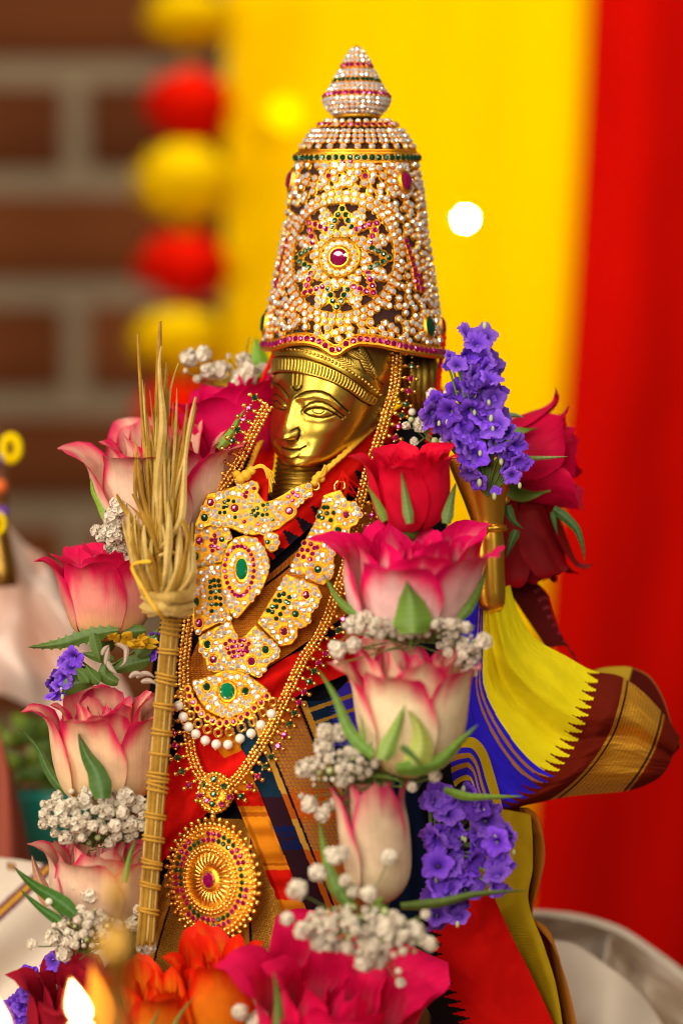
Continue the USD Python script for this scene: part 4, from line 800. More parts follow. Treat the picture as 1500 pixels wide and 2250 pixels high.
# choker with tear drop pendant
chk = thing('stone_choker', 'broad gold choker of white stones with a tear drop pendant holding a green stone', 'necklace')
cc_ = ([], [])
jewel_plate(chk, 'choker_plate', Z4([(325, 258), (400, 245), (500, 210), (590, 178), (645, 180), (657, 215), (642, 250), (690, 312), (742, 305), (830, 258), (900, 212), (985, 184), (1012, 222), (1000, 262), (900, 342), (905, 382), (880, 412), (832, 442), (790, 482), (700, 512), (620, 525), (540, 510), (480, 480), (400, 462), (330, 462), (255, 492), (243, 460), (258, 410), (285, 340), (308, 290)]), -.0065,
    rnd('emerald', [(430, 310), (455, 298), (490, 305), (425, 345), (445, 335), (400, 380), (430, 378), (500, 410), (620, 365), (645, 350), (685, 330), (715, 325), (650, 385), (680, 395), (710, 392), (610, 390), (635, 400), (700, 360), (745, 425)], 4.8, Z4) + rnd('ruby', [(555, 262), (575, 245), (625, 220), (570, 275), (850, 275), (880, 248), (915, 270), (880, 300), (895, 262), (650, 455), (560, 440)], 4.8, Z4),
    [('ruby', *Z4([(338, 312)])[0], 8, 9), ('ruby', *Z4([(497, 350)])[0], 9, 9), ('ruby', *Z4([(857, 367)])[0], 9, 9), ('emerald', *Z4([(298, 412)])[0], 8, 9)], gap=12.5, th=14, tilt=(1e-5, 0), coll=cc_)
jewel_plate(chk, 'side_flower', Z4([(690, 545), (720, 508), (765, 520), (788, 565), (775, 620), (735, 640), (700, 610)]), -.008, [], [('emerald', *Z4([(714, 573)])[0], 5.5, 6)], coll=cc_)
tdc = Z4([(460, 590), (500, 550), (560, 535), (630, 550), (690, 620), (720, 690), (715, 780), (680, 870), (610, 960), (515, 1072), (470, 1040), (430, 930), (412, 820), (415, 720), (430, 650)])
st_ = []
for i in range(26):
    q = i / 26 * 2 * math.pi; st_.append(('ruby', 350 + (528 + 95 * math.cos(q) * (1 - .12 * math.sin(q))) / 3, 1000 + (765 + 165 * math.sin(q)) / 3, 4.9))
for i in range(18):
    q = i / 18 * 2 * math.pi; st_.append(('white', 350 + (536 + 62 * math.cos(q)) / 3, 1000 + (757 + 108 * math.sin(q)) / 3, 4.9))
jewel_plate(chk, 'tear_drop_pendant', tdc, -.0105, st_, [('emerald', *Z4([(542, 752)])[0], 13, 24)], gap=11.5, th=16, coll=cc_)
part(chk, 'lattice_cups', cat_(cc_[1]), 'gold_plate', 40, kind='stuff'); gems(chk, cc_[0])
q = np.linspace(0, 2 * math.pi, 20); part(chk, 'end_ring', tube(W(693 + 8 * np.cos(q), 1068 + 9 * np.sin(q), yb(690, 1066) - .007), 2.8 * S, 7, False), 'gold', True)
part(chk, 'end_ring', tube(W(525 + 8 * np.cos(q), 1056 + 9 * np.sin(q), yb(525, 1056) - .008), 2.8 * S, 7, False), 'gold', True)
# long gold bead necklace with red and green fringe
bead = thing('gold_bead_necklace', 'long gold bead chain fringed with small green and ruby stones ending in a round medallion', 'necklace')
beads, bi, bs, links = [], [], [], []
def bead_chain(path, side, skip=(), y0=-.007, fringe=True, yfun=yb, ph=0):
    p = along([q[:2] for q in path], 8.6); extra = [q[2] if len(q) > 2 else 0 for q in path]
    d0 = np.r_[0, np.cumsum(np.linalg.norm(np.diff(np.array([q[:2] for q in path], float), axis=0), axis=1))]; d = np.linspace(0, d0[-1], len(p)); ex = np.interp(d, d0, extra)
    T = np.gradient(p, axis=0); T /= np.linalg.norm(T, axis=1, keepdims=True); N = np.stack([-T[:, 1], T[:, 0]], 1) * side
    for i, (c, n) in enumerate(zip(p, N)):
        y = float(yfun(*c)) + y0 + ex[i]
        for k in (-8.5, 0, 8.5):
            w = c + n * k + R.uniform(-.8, .8, 2) + T[i] * (4.3 if k == 0 else 0); beads.append(ball(W(*w, y - (.0008 if k == 0 else 0) + .0006 * R.random()), R.uniform(4.2, 5.1) * S))
        if fringe and i % 3 == 0:
            kind = 'emerald' if ((i // 3 + ph) // 2) % 2 == 0 else 'ruby'
            for k, r in ((19, 5.6), (46, 5.4)): beads.append(ball(W(*(c + n * k), y + .001), r * S))
            w = c + n * 33; pt = W(*w, y - .0005); bi.append((kind, gem(pt, NF + .3 * (R.random(3) - .5), 7.0 * S, seg=8))); bs.append(collet(pt, NF, 7.6 * S))
            for a in (-1, 1): beads.append(ball(W(*(c + n * 33 + T[i] * a * 8.5), y - .0006), 2.6 * S))
            links.append(tube([W(*c, y + .0012), W(*(c + n * 46), y + .0014)], 2.6 * S, 5))
bead_chain([(872, 776, -.021), (866, 850, -.022), (850, 905, -.018), (836, 955, -.014), (813, 1020, -.007), (796, 1080, -.002), (776, 1160), (760, 1240), (740, 1300), (722, 1350), (698, 1402), (668, 1445), (641, 1500), (614, 1558), (588, 1612), (558, 1660), (526, 1705), (500, 1733)], -1)
bead_chain([(482, 1738), (447, 1712), (425, 1672), (413, 1600), (406, 1540), (404, 1480), (408, 1420), (416, 1350), (420, 1290)], -1, ph=1)
bead_chain([(588, 890, .012), (566, 930, .006), (544, 975, .002), (522, 1020), (500, 1056), (470, 1100)], 1, ph=1, y0=-.004)
part(bead, 'fringe_wires', cat_(links + bs), 'gold', 40, kind='stuff')
rubyc = [W(u, v, float(yb(u, v)) - .0075) for u, v in [(470, 1712), (450, 1725), (492, 1728), (455, 1760), (488, 1768), (470, 1745), (440, 1745), (505, 1752)]]
for i, p in enumerate(rubyc): bi.append(('emerald' if i in (0, 5, 1, 2) else 'ruby', gem(p + NF * .0012, NF + .3 * (R.random(3) - .5), 7 * S))); bs.append(collet(p, NF, 9 * S))
part(bead, 'flower_link_plate', collet(W(472, 1742, float(yb(472, 1742)) - .0055), NF, 36 * S, 42 * S, 24), 'gold_plate', 40)
for q in np.linspace(0, 2 * math.pi, 26, endpoint=False): beads.append(ball(W(472 + 36 * math.cos(q), 1742 + 42 * math.sin(q), float(yb(472, 1742)) - .0062), 5.5 * S))
for q in np.linspace(0, 2 * math.pi, 16, endpoint=False): beads.append(ball(W(472 + 24 * math.cos(q), 1744 + 28 * math.sin(q), float(yb(472, 1742)) - .0072), 5 * S))
for vv in (1786, 1795): beads.append(ball(W(468, vv, float(yb(468, vv)) - .007), 7 * S))
# round medallion, turned to the left
mc = W(466, 1934, float(yb(466, 1934)) - .008); ya = math.radians(-38)
ex_, ez_, en_ = np.array([math.cos(ya), math.sin(ya), 0]), np.array([0, .06, 1.0]), np.array([math.sin(ya), -math.cos(ya), .06])
MD = lambda r, q, h: mc + S * (r * math.cos(q) * ex_ + r * math.sin(q) * ez_ + h * en_)
prof = [(0, 12), (20, 12), (26, 8), (58, 7), (64, 10), (70, 5), (84, 3), (100, 3), (112, 0), (116, -6), (0, -7)]
Pm = np.array([[MD(r, q, h) for q in np.linspace(0, 2 * math.pi, 72, endpoint=False)] for r, h in prof]); part(bead, 'medallion', grid(Pm, True), 'gold_plate', 30, label='round medallion with sunburst centre')
for i in range(28):
    q = i / 28 * 2 * math.pi; part(bead, 'sunburst_ray', tube([MD(27, q, 9), MD(40, q, 12.5), MD(56, q, 9)], np.array([2, 3.6, 2.6]) * S, 6), 'gold', True)
for r, k, br, h in ((63, 44, 4.4, 10), (71, 46, 4.4, 8), (108, 62, 4.6, 3), (117, 56, 5.4, -1)):
    for i in range(k): beads.append(ball(MD(r, (i + .5 * (r > 110)) / k * 2 * math.pi, h), br * S))
for i in range(40):
    q = i / 40 * 2 * math.pi; beads.append(ball(MD(128, q, -2), 6 * S)); pass
for r, k in ((84, 38), (97, 42)):
    for i in range(k):
        q = i / k * 2 * math.pi; kind = 'emerald' if (i // 3) % 2 == 0 else 'ruby'
        if r > 90 and (i // 3) % 4 in (0,): beads.append(ball(MD(r, q, 6), 5 * S)); continue
        p = MD(r, q, 4.5); bi.append((kind, gem(p, en_ + .2 * (R.random(3) - .5), 6.1 * S))); bs.append(collet(p - en_ * S, en_, 7 * S))
for k, (y0_, n_) in enumerate(((-131, 13), (-142, 11), (-152, 9))):
    for i in range(n_): beads.append(ball(MD(1, 0, 0) - 0 + S * ((i - (n_ - 1) / 2) * 10 * ex_ + y0_ * ez_), 4.6 * S))
bi.append(('ruby', gem(MD(0, 0, 13), en_, 15 * S, 17 * S, 12))); bs.append(collet(MD(0, 0, 11.5), en_, 20 * S, 22 * S, 20))
beads.sort(key=lambda m: -np.ptp(m[0][:, 0])); part(bead, 'stone_cups', cat_(bs[-200:]), 'gold', 40, kind='stuff')
gems(bead, bi); gems(bead, [('gold', m) for m in beads])

# ---------------------------------------------------------------- straw bundle with its woven head
bun = thing('straw_bundle', 'bound straw staff with a woven head of loose blades left of the idol', 'straw bundle')
axis = np.array([(378, 1345), (368, 1450), (356, 1600), (343, 1760), (331, 1920), (320, 2075)], float); ay = -.068
yax = lambda v: np.interp(v, [700, 1345, 2075], [-.05, -.070, -.074])
ac = spline(axis, 80)
part(bun, 'core', tube(W(ac[:, 0], ac[:, 1], yax(ac[:, 1])), 15.5 * S, 10), 'straw', True)
for i in range(24):
    q = i / 24 * 2 * math.pi; r = 17 + R.uniform(-1.5, 1.5); tw = R.uniform(-.25, .25)
    qq = q + tw * np.linspace(0, 1, 80); part(bun, 'straw', tube(W(ac[:, 0] + r * np.cos(qq), ac[:, 1] + R.uniform(-10, 6), yax(ac[:, 1]) + r * S * np.sin(qq)), R.uniform(2.2, 3.6) * S, 6), 'straw' if R.random() < .7 else 'pale_straw', True)
wr = [1362, 1372, 1382, 1393, 1428, 1436, 1484, 1492, 1501, 1548, 1556, 1606, 1614, 1658, 1700, 1709, 1718, 1727, 1738, 1790, 1798, 1840, 1848, 1893, 1899, 1908, 1943, 1950, 1999, 2006]
for k in wr:
    c = np.array([np.interp(k, axis[:, 1], axis[:, 0]), k]); q = np.linspace(0, 2 * math.pi, 28); tl = R.uniform(.1, .32)
    part(bun, 'binding', tube(W(c[0] + 22 * np.cos(q) + .8 * np.cos(3 * q + k), k + 22 * tl * np.cos(q), yax(k) + 22 * S * np.sin(q)), 3.0 * S, 7, False), 'tan_thread', True)
def blade(pts, w, y, mat='straw', fold=.35, parent=bun, nm='blade', tip=.3, bow=0.0):
    c = spline(pts, 40); t = np.linspace(0, 1, 40); T = np.gradient(c, axis=0); T /= np.linalg.norm(T, axis=1, keepdims=True); N = np.stack([-T[:, 1], T[:, 0]], 1)
    ww = (w * .72 if w > 12 and nm == 'blade' else w) * (1 - (1 - tip) * t ** 5) * 1.2 * (.8 + .2 * np.sin(t * 9 + w)); s = np.array([-1, -.5, 0, .5, 1.0])
    uv = c[:, None] + N[:, None] * (ww[:, None] * s[None])[..., None] * .5
    yy = np.broadcast_to(y if np.ndim(y) == 0 else np.interp(t, np.linspace(0, 1, len(y)), y)[:, None], uv.shape[:2]) - fold * S * ww[:, None] * (1 - np.abs(s))[None] - bow * np.sin(t * math.pi)[:, None]
    v, f = grid(W(uv[..., 0], uv[..., 1], yy)); n = len(v); v = np.vstack([v, v + [0, .0003, 0]]); return part(parent, nm, (v, np.vstack([f, f[:, ::-1] + n])), mat, 30)
for pts, w, y, mt in [([(345, 1215), (322, 1010), (310, 870), (303, 733)], 17, (-.062, -.05), 'straw'), ([(355, 1215), (335, 1050), (345, 880), (352, 705)], 24, (-.066, -.05), 'straw'), ([(352, 1210), (328, 1060), (322, 980)], 22, (-.068, -.06), 'straw'),
        ([(372, 1200), (356, 1040), (362, 880), (367, 795)], 28, (-.067, -.052), 'straw'), ([(362, 1190), (345, 1080), (358, 930), (350, 800), (355, 760)], 22, (-.07, -.058), 'pale_straw'), ([(360, 1160), (364, 980), (374, 860), (392, 797)], 9, (-.064, -.05), 'pale_straw'), ([(362, 1150), (366, 900), (362, 810)], 12, (-.063, -.052), 'straw'),
        ([(352, 1205), (400, 1130), (408, 1000), (430, 872)], 18, (-.072, -.056), 'pale_straw'), ([(380, 1190), (396, 1090), (404, 980), (411, 886)], 13, (-.068, -.056), 'straw'), ([(345, 1225), (300, 1160), (268, 1110), (256, 1085)], 12, (-.074, -.064), 'straw'), ([(350, 1222), (308, 1180), (283, 1140)], 16, (-.073, -.064), 'pale_straw'),
        ([(340, 1200), (310, 1120), (297, 1080), (300, 985), (290, 962)], 14, (-.070, -.06), 'straw'), ([(352, 1210), (325, 1130), (308, 1060), (303, 1000)], 18, (-.071, -.062), 'straw'), ([(347, 1215), (318, 1140), (290, 1085)], 16, (-.075, -.064), 'straw'), ([(362, 1180), (384, 1120), (381, 1060)], 14, (-.07, -.06), 'straw'), ([(350, 1222), (380, 1215), (394, 1228)], 9, -.078, 'pale_straw')]: blade(pts, w, y, mt)
for i in range(64):
    e_ = [(303, 735), (352, 706), (322, 980), (367, 795), (355, 762), (392, 797), (362, 810), (430, 875), (411, 886), (258, 1088), (290, 965), (303, 1000), (381, 1060)][i % 13]; x0 = 355 + R.uniform(-22, 22); f_ = R.uniform(.62, .97)
    e_ = (x0 + (e_[0] - x0) * f_ + R.uniform(-9, 9), 1215 + (e_[1] - 1215) * f_); md = ((x0 + e_[0]) / 2 + R.uniform(-9, 9), (1215 + e_[1]) / 2)
    blade([(x0, 1222), md, e_], R.uniform(3.5, 9), (-.066 - .008 * R.random(), -.056), 'straw' if R.random() < .6 else 'pale_straw', tip=.15, nm='fibre')
for i in range(22):
    x0 = R.uniform(335, 395); e_ = (R.uniform(268, 428), R.uniform(1120, 1200)); blade([(x0, 1318), ((x0 + 1.6 * e_[0]) / 2.6 + (12 if e_[0] > 350 else -12), 1250), e_], R.uniform(5, 13), (-.084, -.066 - .006 * R.random()), 'pale_straw' if R.random() < .7 else 'straw', .3, nm='fibre', tip=.25, bow=.004)
# woven basket below the blades
for pts, w, y, mt in [([(372, 1350), (318, 1310), (292, 1230), (280, 1160)], 20, (-.082, -.068), 'pale_straw'), ([(370, 1348), (326, 1312), (300, 1250), (288, 1170)], 18, (-.086, -.07), 'straw'), ([(385, 1348), (420, 1290), (424, 1220), (408, 1160), (398, 1130)], 24, (-.084, -.066), 'pale_straw'), ([(376, 1310), (402, 1240), (412, 1180), (402, 1140)], 18, (-.086, -.068), 'straw'), ([(352, 1310), (366, 1240), (372, 1150), (366, 1090)], 22, (-.086, -.066), 'pale_straw'),
        ([(365, 1312), (392, 1230), (396, 1160)], 20, (-.088, -.07), 'pale_straw'), ([(345, 1310), (335, 1250), (310, 1180)], 22, (-.088, -.07), 'straw'), ([(335, 1320), (312, 1260), (276, 1170), (268, 1140)], 14, (-.086, -.068), 'pale_straw'), ([(360, 1300), (350, 1250), (355, 1200)], 24, (-.085, -.07), 'straw'), ([(395, 1300), (424, 1250), (426, 1225)], 16, (-.086, -.072), 'pale_straw'), ([(330, 1300), (304, 1230), (290, 1190), (300, 1130)], 14, (-.086, -.068), 'straw')]: blade(pts, w, y, mt, .5, bow=.004)
for i, (fi, off, w) in enumerate([(-32, 6, 22), (24, -4, 24), (-8, 12, 22), (12, 14, 20), (-22, -12, 22), (34, 8, 18), (2, -14, 20)]):
    q = np.linspace(-1.5, 1.5, 9); f = math.radians(fi); pu, pv = 56 * np.sin(q), off + 10 * np.cos(q)
    blade([(370 + x * math.cos(f) - z * math.sin(f) * .7, 1318 + x * math.sin(f) * .7 + z) for x, z in zip(pu, pv)], w, tuple(-.076 - .0145 * np.cos(q) - .0007 * i), 'pale_straw', .25, nm='knot_band', tip=.9)
part(bun, 'knot_core', (W(370, 1318, -.076) + np.asarray(ICO2.vertices) * [52 * S, .0125, 33 * S], np.asarray(ICO2.faces)), 'pale_straw', True)
cord('tie', [(330, 1234, -.092), (305, 1236, -.088), (290, 1245, -.084), (312, 1290, -.094), (340, 1335, -.094), (362, 1362, -.086)], 3.4, 'yellow_thread', None, None, None, True, 60, bun)

# ---------------------------------------------------------------- flowers
def petal(r, hgt, al, wid, psi, H, Rm, cols, seed, rag=.03, ns_=15, nt=18, droop=0.0, pinch=.16):
    """psi: list of (t, angle in degrees from the horizontal) along the petal; r: radius at 60 % of its length"""
    g = np.random.default_rng(seed); s = np.linspace(-1, 1, ns_); t = np.linspace(0, 1, nt); Sg, Tg = np.meshgrid(s, t)
    L = 1 - .20 * np.abs(Sg) ** 2.4 - .05 * np.abs(Sg) ** 6 + .035 * np.exp(-(Sg / .12) ** 2) + rag * (pn(Sg * 3.1, seed * .37, seed=1) * 2)
    tt = Tg * L; fine = np.linspace(0, 1.25, 160); an = np.radians(np.interp(fine, *zip(*psi)))
    rho = np.r_[0, np.cumsum(np.cos(an))[:-1]] * (fine[1]); zz_ = np.r_[0, np.cumsum(np.sin(an))[:-1]] * fine[1]
    r6 = np.interp(.62, fine, rho); zmax = zz_[fine <= 1.0].max()
    rho = .10 * r + rho * (r * .9 / max(r6, .03)); rr = np.interp(tt, fine, rho); z = np.interp(tt, fine, zz_) / zmax * hgt
    rr = rr * (1 + .06 * Sg) - pinch * 0 + .06 * pn(Sg * 2.2, Tg * 2.2, seed * .71, seed=2) * Tg * 2
    z = z + .045 * pn(Sg * 3.5, Tg * 2, seed * .53, seed=3) * Tg ** 2 * 2 - droop * np.abs(Sg) ** 2 * Tg ** 3
    w = wid * (.42 + .58 * np.sin(np.clip(Tg * 1.25, 0, 1) * math.pi / 2)) * (1 - .18 * Tg ** 6)
    th = al + w * Sg
    P = np.stack([rr * Rm * np.cos(th), rr * Rm * np.sin(th), z * H], -1)
    base, mid, edge = cols; e = Tg + .20 * Sg ** 2 * (Tg > .25) * Tg + .16 * pn(Sg * 5, Tg * 2, seed * .9, seed=4) * 2.4
    c = lerp(base, mid, sm((Tg - .08) / .5)[..., None]); c = lerp(c, edge, sm((e - cols_e(cols)) / .30)[..., None])
    c = c * g.uniform(.88, 1.08)
    return P, c, np.stack([Sg + seed * 3.7, Tg, 0 * Tg + seed], -1)
def cols_e(c): return EDGE[0]
EDGE = [.70]
def rose(label, base, top, width, y, cols, tilt=18, seed=0, open_=.6, layers=5, edge=.70, name='rose', group=None, sep=5, spin=0.0, sepup=.5, leaves=(), inner=None, cat='rose', sc=1.0):
    EDGE[0] = edge; g = np.random.default_rng(seed + 100)
    root = thing(name, label, cat, group)
    b0, t0 = np.array(base, float), np.array(top, float); k = S * (D + y) / D; d2 = (t0 - b0) * [1, -1]; Hh = np.linalg.norm(d2); d2 = d2 / Hh
    ct, st = math.cos(math.radians(tilt)), math.sin(math.radians(tilt)); Z = np.array([d2[0] * ct, -st, d2[1] * ct])
    X = np.cross([0, 1.0, 0], Z); X /= np.linalg.norm(X); Y = np.cross(Z, X); H = Hh * k / max(ct, .45); Rm = width * k / 2
    o = W(*b0, y); pl = lambda P: o + P @ np.stack([X, Y, Z])
    ic = inner or cols
    spec = [(3, .15, .90, [(0, 45), (.2, 90), (1, 102)], 1.25), (3, .28, .95, [(0, 30), (.25, 88), (1, 98)], 1.2), (4, .46, 1.0, [(0, 18), (.25, 82), (.85, 90), (1, 86 - 30 * open_)], 1.0),
            (4, .70, 1.0, [(0, 4), (.16, 46), (.36, 82), (.8, 92), (.92, 82 - 26 * open_), (1, 66 - 60 * open_)], .98), (5, .93, .96, [(0, 0), (.14, 36), (.34, 78), (.74, 92 - 6 * open_), (.9, 78 - 30 * open_), (1, 50 - 105 * open_)], .80)]
    if layers < 5: spec = [(n, r * (.95 / spec[layers - 1][1]) * .85, h, p, w) for n, r, h, p, w in spec[:layers]]
    for li, (n, r, h, psi, wd) in enumerate(spec):
        for i in range(n):
            al = spin + li * 1.1 + i * 2 * math.pi / n + g.uniform(-.15, .15)
            pj = [(t, q + g.uniform(-7, 7) * (t > .5)) for t, q in psi]
            P, c, pst = petal(r * g.uniform(.95, 1.05), h * g.uniform(.95, 1.03), al, wd * g.uniform(.92, 1.08), pj, H, Rm, ic if li < 3 else cols, seed * 37 + li * 7 + i)
            P = pl(P); v, f = grid(P); part(root, 'petal', (v, f), 'petal', col=c.reshape(-1, 3), pst=pst.reshape(-1, 3))
    # calyx and sepals
    th = np.linspace(0, 2 * math.pi, 16, endpoint=False)
    cal = np.array([[(rr * math.cos(q), rr * math.sin(q), zz_) for q in th] for rr, zz_ in [(.005, -.14), (.10, -.13), (.20, -.05), (.22, .02), (.12, .06)]]) * [Rm, Rm, H]
    v, f = grid(pl(cal), True); part(root, 'calyx', (v, f), 'leaf', col=np.tile((.10, .20, .03), (len(v), 1)))
    for i in range(sep):
        al = spin + .4 + i * 2 * math.pi / 5; up = g.uniform(.25, 1) * sepup; t = np.linspace(0, 1, 16); s = np.linspace(-1, 1, 7); Sg, Tg = np.meshgrid(s, t)
        wd = .26 * np.sin(np.clip(.25 + .75 * Tg, 0, 1) * math.pi) ** .9 * (1 - Tg ** 3)
        if up > .3: rr = .18 + .78 * np.sin(np.clip(Tg * 1.3, 0, 1) * 1.57) + .06; z = .02 + .62 * Tg ** 1.3
        else: rr = .18 + .95 * Tg; z = .02 - .25 * Tg ** 2 + .15 * np.sin(Tg * 3)
        P = np.stack([(rr + .05 * Sg ** 2) * Rm * np.cos(al) - wd * Sg * Rm * np.sin(al), (rr + .05 * Sg ** 2) * Rm * np.sin(al) + wd * Sg * Rm * np.cos(al), z * H], -1)
        v, f = grid(pl(P)); c = lerp((.10, .22, .02), (.22, .34, .06), np.clip(np.abs(Sg) * .7 + .3 * Tg, 0, 1)[..., None]) * g.uniform(.8, 1.15)
        part(root, 'sepal', (v, f), 'leaf', col=c.reshape(-1, 3))
    for lf in leaves: leaf(root, *lf)
    return root
def leaf(root, pts, w, y, col=(.13, .27, .03), nm='sepal', bend=.35, serr=0, shape=.8):
    c = spline(pts, 44); t = np.linspace(0, 1, 44); T = np.gradient(c, axis=0); T /= np.linalg.norm(T, axis=1, keepdims=True); N = np.stack([-T[:, 1], T[:, 0]], 1)
    ww = w * np.sin(np.clip(.12 + .88 * t ** shape, 0, 1) * math.pi) ** .85 + .8 if nm != 'sepal' else w * (1 - t) ** .8 * (.62 + .42 * sm(t / .22)) + .8; s = np.linspace(-1, 1, 9)
    ww = ww[:, None] * (1 + serr * (np.abs(s) > .9)[None] * ((np.arange(44) % 4 == 0) * 1.0)[:, None])
    uv = c[:, None] + N[:, None] * (ww * s[None])[..., None] * .5; yv = np.interp(t, np.linspace(0, 1, len(np.atleast_1d(y))), np.atleast_1d(y))
    yy = yv[:, None] - bend * S * w * (1 - np.abs(s) ** 1.5)[None] * .8
    v, f = grid(W(uv[..., 0], uv[..., 1], yy)); st = (np.abs(s)[None] * .5 + .5 * (np.sin(t * 60)[:, None] * .2 + .5))
    cc = lerp(np.array(col) * .6, np.array(col) * 1.1 + [.012, .012, .004], np.clip(st, 0, 1)[..., None]); cc = np.where((np.abs(s) < .15)[None, :, None], cc * 1.25, cc)
    return part(root, nm, (v, f), 'leaf', col=cc.reshape(-1, 3))
CREAM = ((.90, .76, .34), (.95, .76, .48), (.78, .015, .12)); PEACH = ((.90, .70, .30), (.92, .60, .36), (.76, .02, .11)); PALE = ((.93, .76, .46), (.93, .62, .44), (.80, .01, .11))
PINK = ((.93, .72, .64), (.92, .55, .53), (.82, .004, .12)); RED = ((.66, .012, .05), (.70, .004, .03), (.74, .003, .03)); CRIM = ((.56, .006, .04), (.62, .004, .05), (.70, .003, .06)); DARK = ((.16, .003, .005), (.20, .002, .004), (.24, .001, .005))
MAG = ((.70, .02, .16), (.72, .004, .10), (.74, .002, .10)); CORAL = ((.92, .64, .16), (.90, .32, .26), (.82, .012, .10)); ORNG = ((.90, .42, .015), (.86, .20, .008), (.76, .016, .002)); HOT = ((.90, .50, .44), (.84, .10, .18), (.80, .006, .09))
# right strand, top to bottom
rose('crimson rose behind the purple statice at the right', (1080, 1025), (1262, 988), 225, .012, CRIM, 6, 1, .4, leaves=[([(1130, 1008), (1190, 1006), (1247, 1003)], 13, (-.03, -.032), (.30, .40, .12)), ([(1105, 915), (1130, 912), (1150, 918)], 16, -.024, (.30, .42, .2))])
rose('dark red rose hanging upside down behind the gold vase', (1145, 1090), (1188, 1275), 165, .010, DARK, -5, 2, .7, sep=0, leaves=[([(1215, 1118), (1245, 1140), (1270, 1170), (1283, 1232)], 26, (-.012, -.014), (.07, .17, .04)), ([(1213, 1125), (1218, 1150), (1224, 1175)], 14, -.014, (.07, .17, .04)), ([(1115, 1110), (1125, 1140), (1150, 1162)], 24, -.02, (.06, .14, .03)), ([(1135, 1165), (1120, 1200), (1112, 1225)], 24, -.02, (.06, .14, .03))])
rose('bright red rose with curled rim above the big pink rose', (902, 1165), (895, 992), 190, -.062, RED, 14, 3, .55, sep=0, leaves=[([(845, 1145), (828, 1105), (806, 1068)], 22, (-.085, -.087), (.22, .36, .05)), ([(900, 1150), (890, 1090), (882, 1035)], 26, (-.09, -.085), (.16, .26, .05)), ([(980, 1150), (990, 1100), (1002, 1060)], 30, (-.08, -.07), (.15, .24, .06))])
rose('big pink rose with hot pink rims in the middle of the right strand', (908, 1385), (905, 1180), 315, -.075, PINK, 16, 4, .55, edge=.60, sep=0, leaves=[([(908, 1392), (905, 1345), (889, 1262)], 100, (-.112, -.105), (.15, .28, .03)), ([(1010, 1360), (1045, 1310), (1070, 1240)], 26, (-.095, -.085), (.15, .27, .04)), ([(790, 1352), (745, 1320), (718, 1275), (707, 1258)], 22, (-.092, -.08), (.15, .28, .03))])
rose('cream rose with thin pink rims and long green sepals', (905, 1700), (900, 1430), 270, -.085, CREAM, 14, 5, .38, edge=.76, sep=0, leaves=[([(820, 1660), (770, 1610), (735, 1530), (698, 1470)], 34, (-.118, -.10), (.16, .32, .04)), ([(870, 1690), (950, 1680), (1010, 1630), (1050, 1592)], 44, (-.125, -.105), (.17, .32, .04)), ([(840, 1670), (862, 1620), (890, 1545)], 46, (-.122, -.115), (.28, .42, .08)), ([(900, 1690), (925, 1640), (895, 1560)], 70, (-.120, -.118), (.46, .52, .10)), ([(800, 1630), (797, 1600), (792, 1570)], 12, -.115, (.25, .38, .06)), ([(880, 1640), (905, 1660), (930, 1690)], 18, -.128, (.08, .18, .03))])
rose('pale closed rosebud with pink tip below the cream rose', (835, 1985), (810, 1722), 190, -.09, ((.76, .66, .36), (.80, .58, .38), (.74, .05, .15)), 8, 6, .12, layers=4, edge=.74, sep=0, leaves=[([(770, 1990), (730, 1930), (715, 1880), (702, 1800)], 36, (-.115, -.10), (.16, .30, .04)), ([(835, 2020), (830, 1990), (845, 1972)], 56, (-.118, -.115), (.28, .42, .06)), ([(975, 1735), (1040, 1752), (1148, 1750)], 22, (-.09, -.085), (.22, .38, .03)), ([(880, 1992), (960, 1985), (1050, 1965), (1158, 1958)], 26, (-.102, -.095), (.10, .16, .02)), ([(760, 1712), (820, 1706), (890, 1722)], 14, -.10, (.20, .32, .05))])
rose('large magenta rose at the bottom centre, wide open', (700, 2385), (765, 2135), 385, -.085, HOT, 26, 7, .75, edge=.58, sep=0, leaves=[([(610, 2300), (612, 2230), (600, 2135)], 30, (-.135, -.13), (.10, .20, .02))])
# left strand, top to bottom
rose('magenta rose at the upper left beside the face', (528, 1025), (478, 850), 215, .004, MAG, 6, 8, .45, sep=0, leaves=[([(478, 985), (505, 955), (525, 920), (538, 898)], 26, (-.026, -.024), (.24, .40, .04))])
rose('large pale peach rose with pink rims behind the straw blades', (368, 1200), (355, 950), 330, -.012, PALE, 14, 9, .45, edge=.76, sep=0, leaves=[([(240, 1150), (222, 1110), (204, 1075), (200, 1045)], 26, (-.034, -.03), (.26, .46, .03))])
rose('coral pink rose with yellow base left of the woven straw head', (235, 1405), (222, 1205), 215, -.03, CORAL, 10, 10, .62, edge=.60, sep=2)
rose('peach rose with curling magenta rim left of the straw staff', (240, 1770), (228, 1535), 250, -.042, PEACH, 10, 11, .60, edge=.74, sep=0, leaves=[([(225, 1755), (215, 1705), (190, 1660), (172, 1612)], 58, (-.078, -.07), (.07, .17, .03)), ([(143, 1742), (110, 1700), (80, 1640), (38, 1600)], 26, (-.05, -.045), (.07, .16, .03))])
rose('cream rose partly hidden by baby\'s breath near the lower left', (212, 2045), (222, 1850), 240, -.05, PALE, 10, 12, .35, edge=.82, sep=0, leaves=[([(165, 2010), (120, 1975), (80, 1950), (30, 1905)], 44, (-.082, -.075), (.05, .17, .02)), ([(140, 2030), (95, 2000), (65, 1975), (45, 1955)], 26, (-.08, -.075), (.05, .17, .02)), ([(275, 1940), (283, 1890), (298, 1845)], 16, (-.085, -.08), (.13, .28, .03)), ([(110, 1990), (85, 1930), (70, 1880)], 40, (-.04, -.035), (.60, .30, .18))])
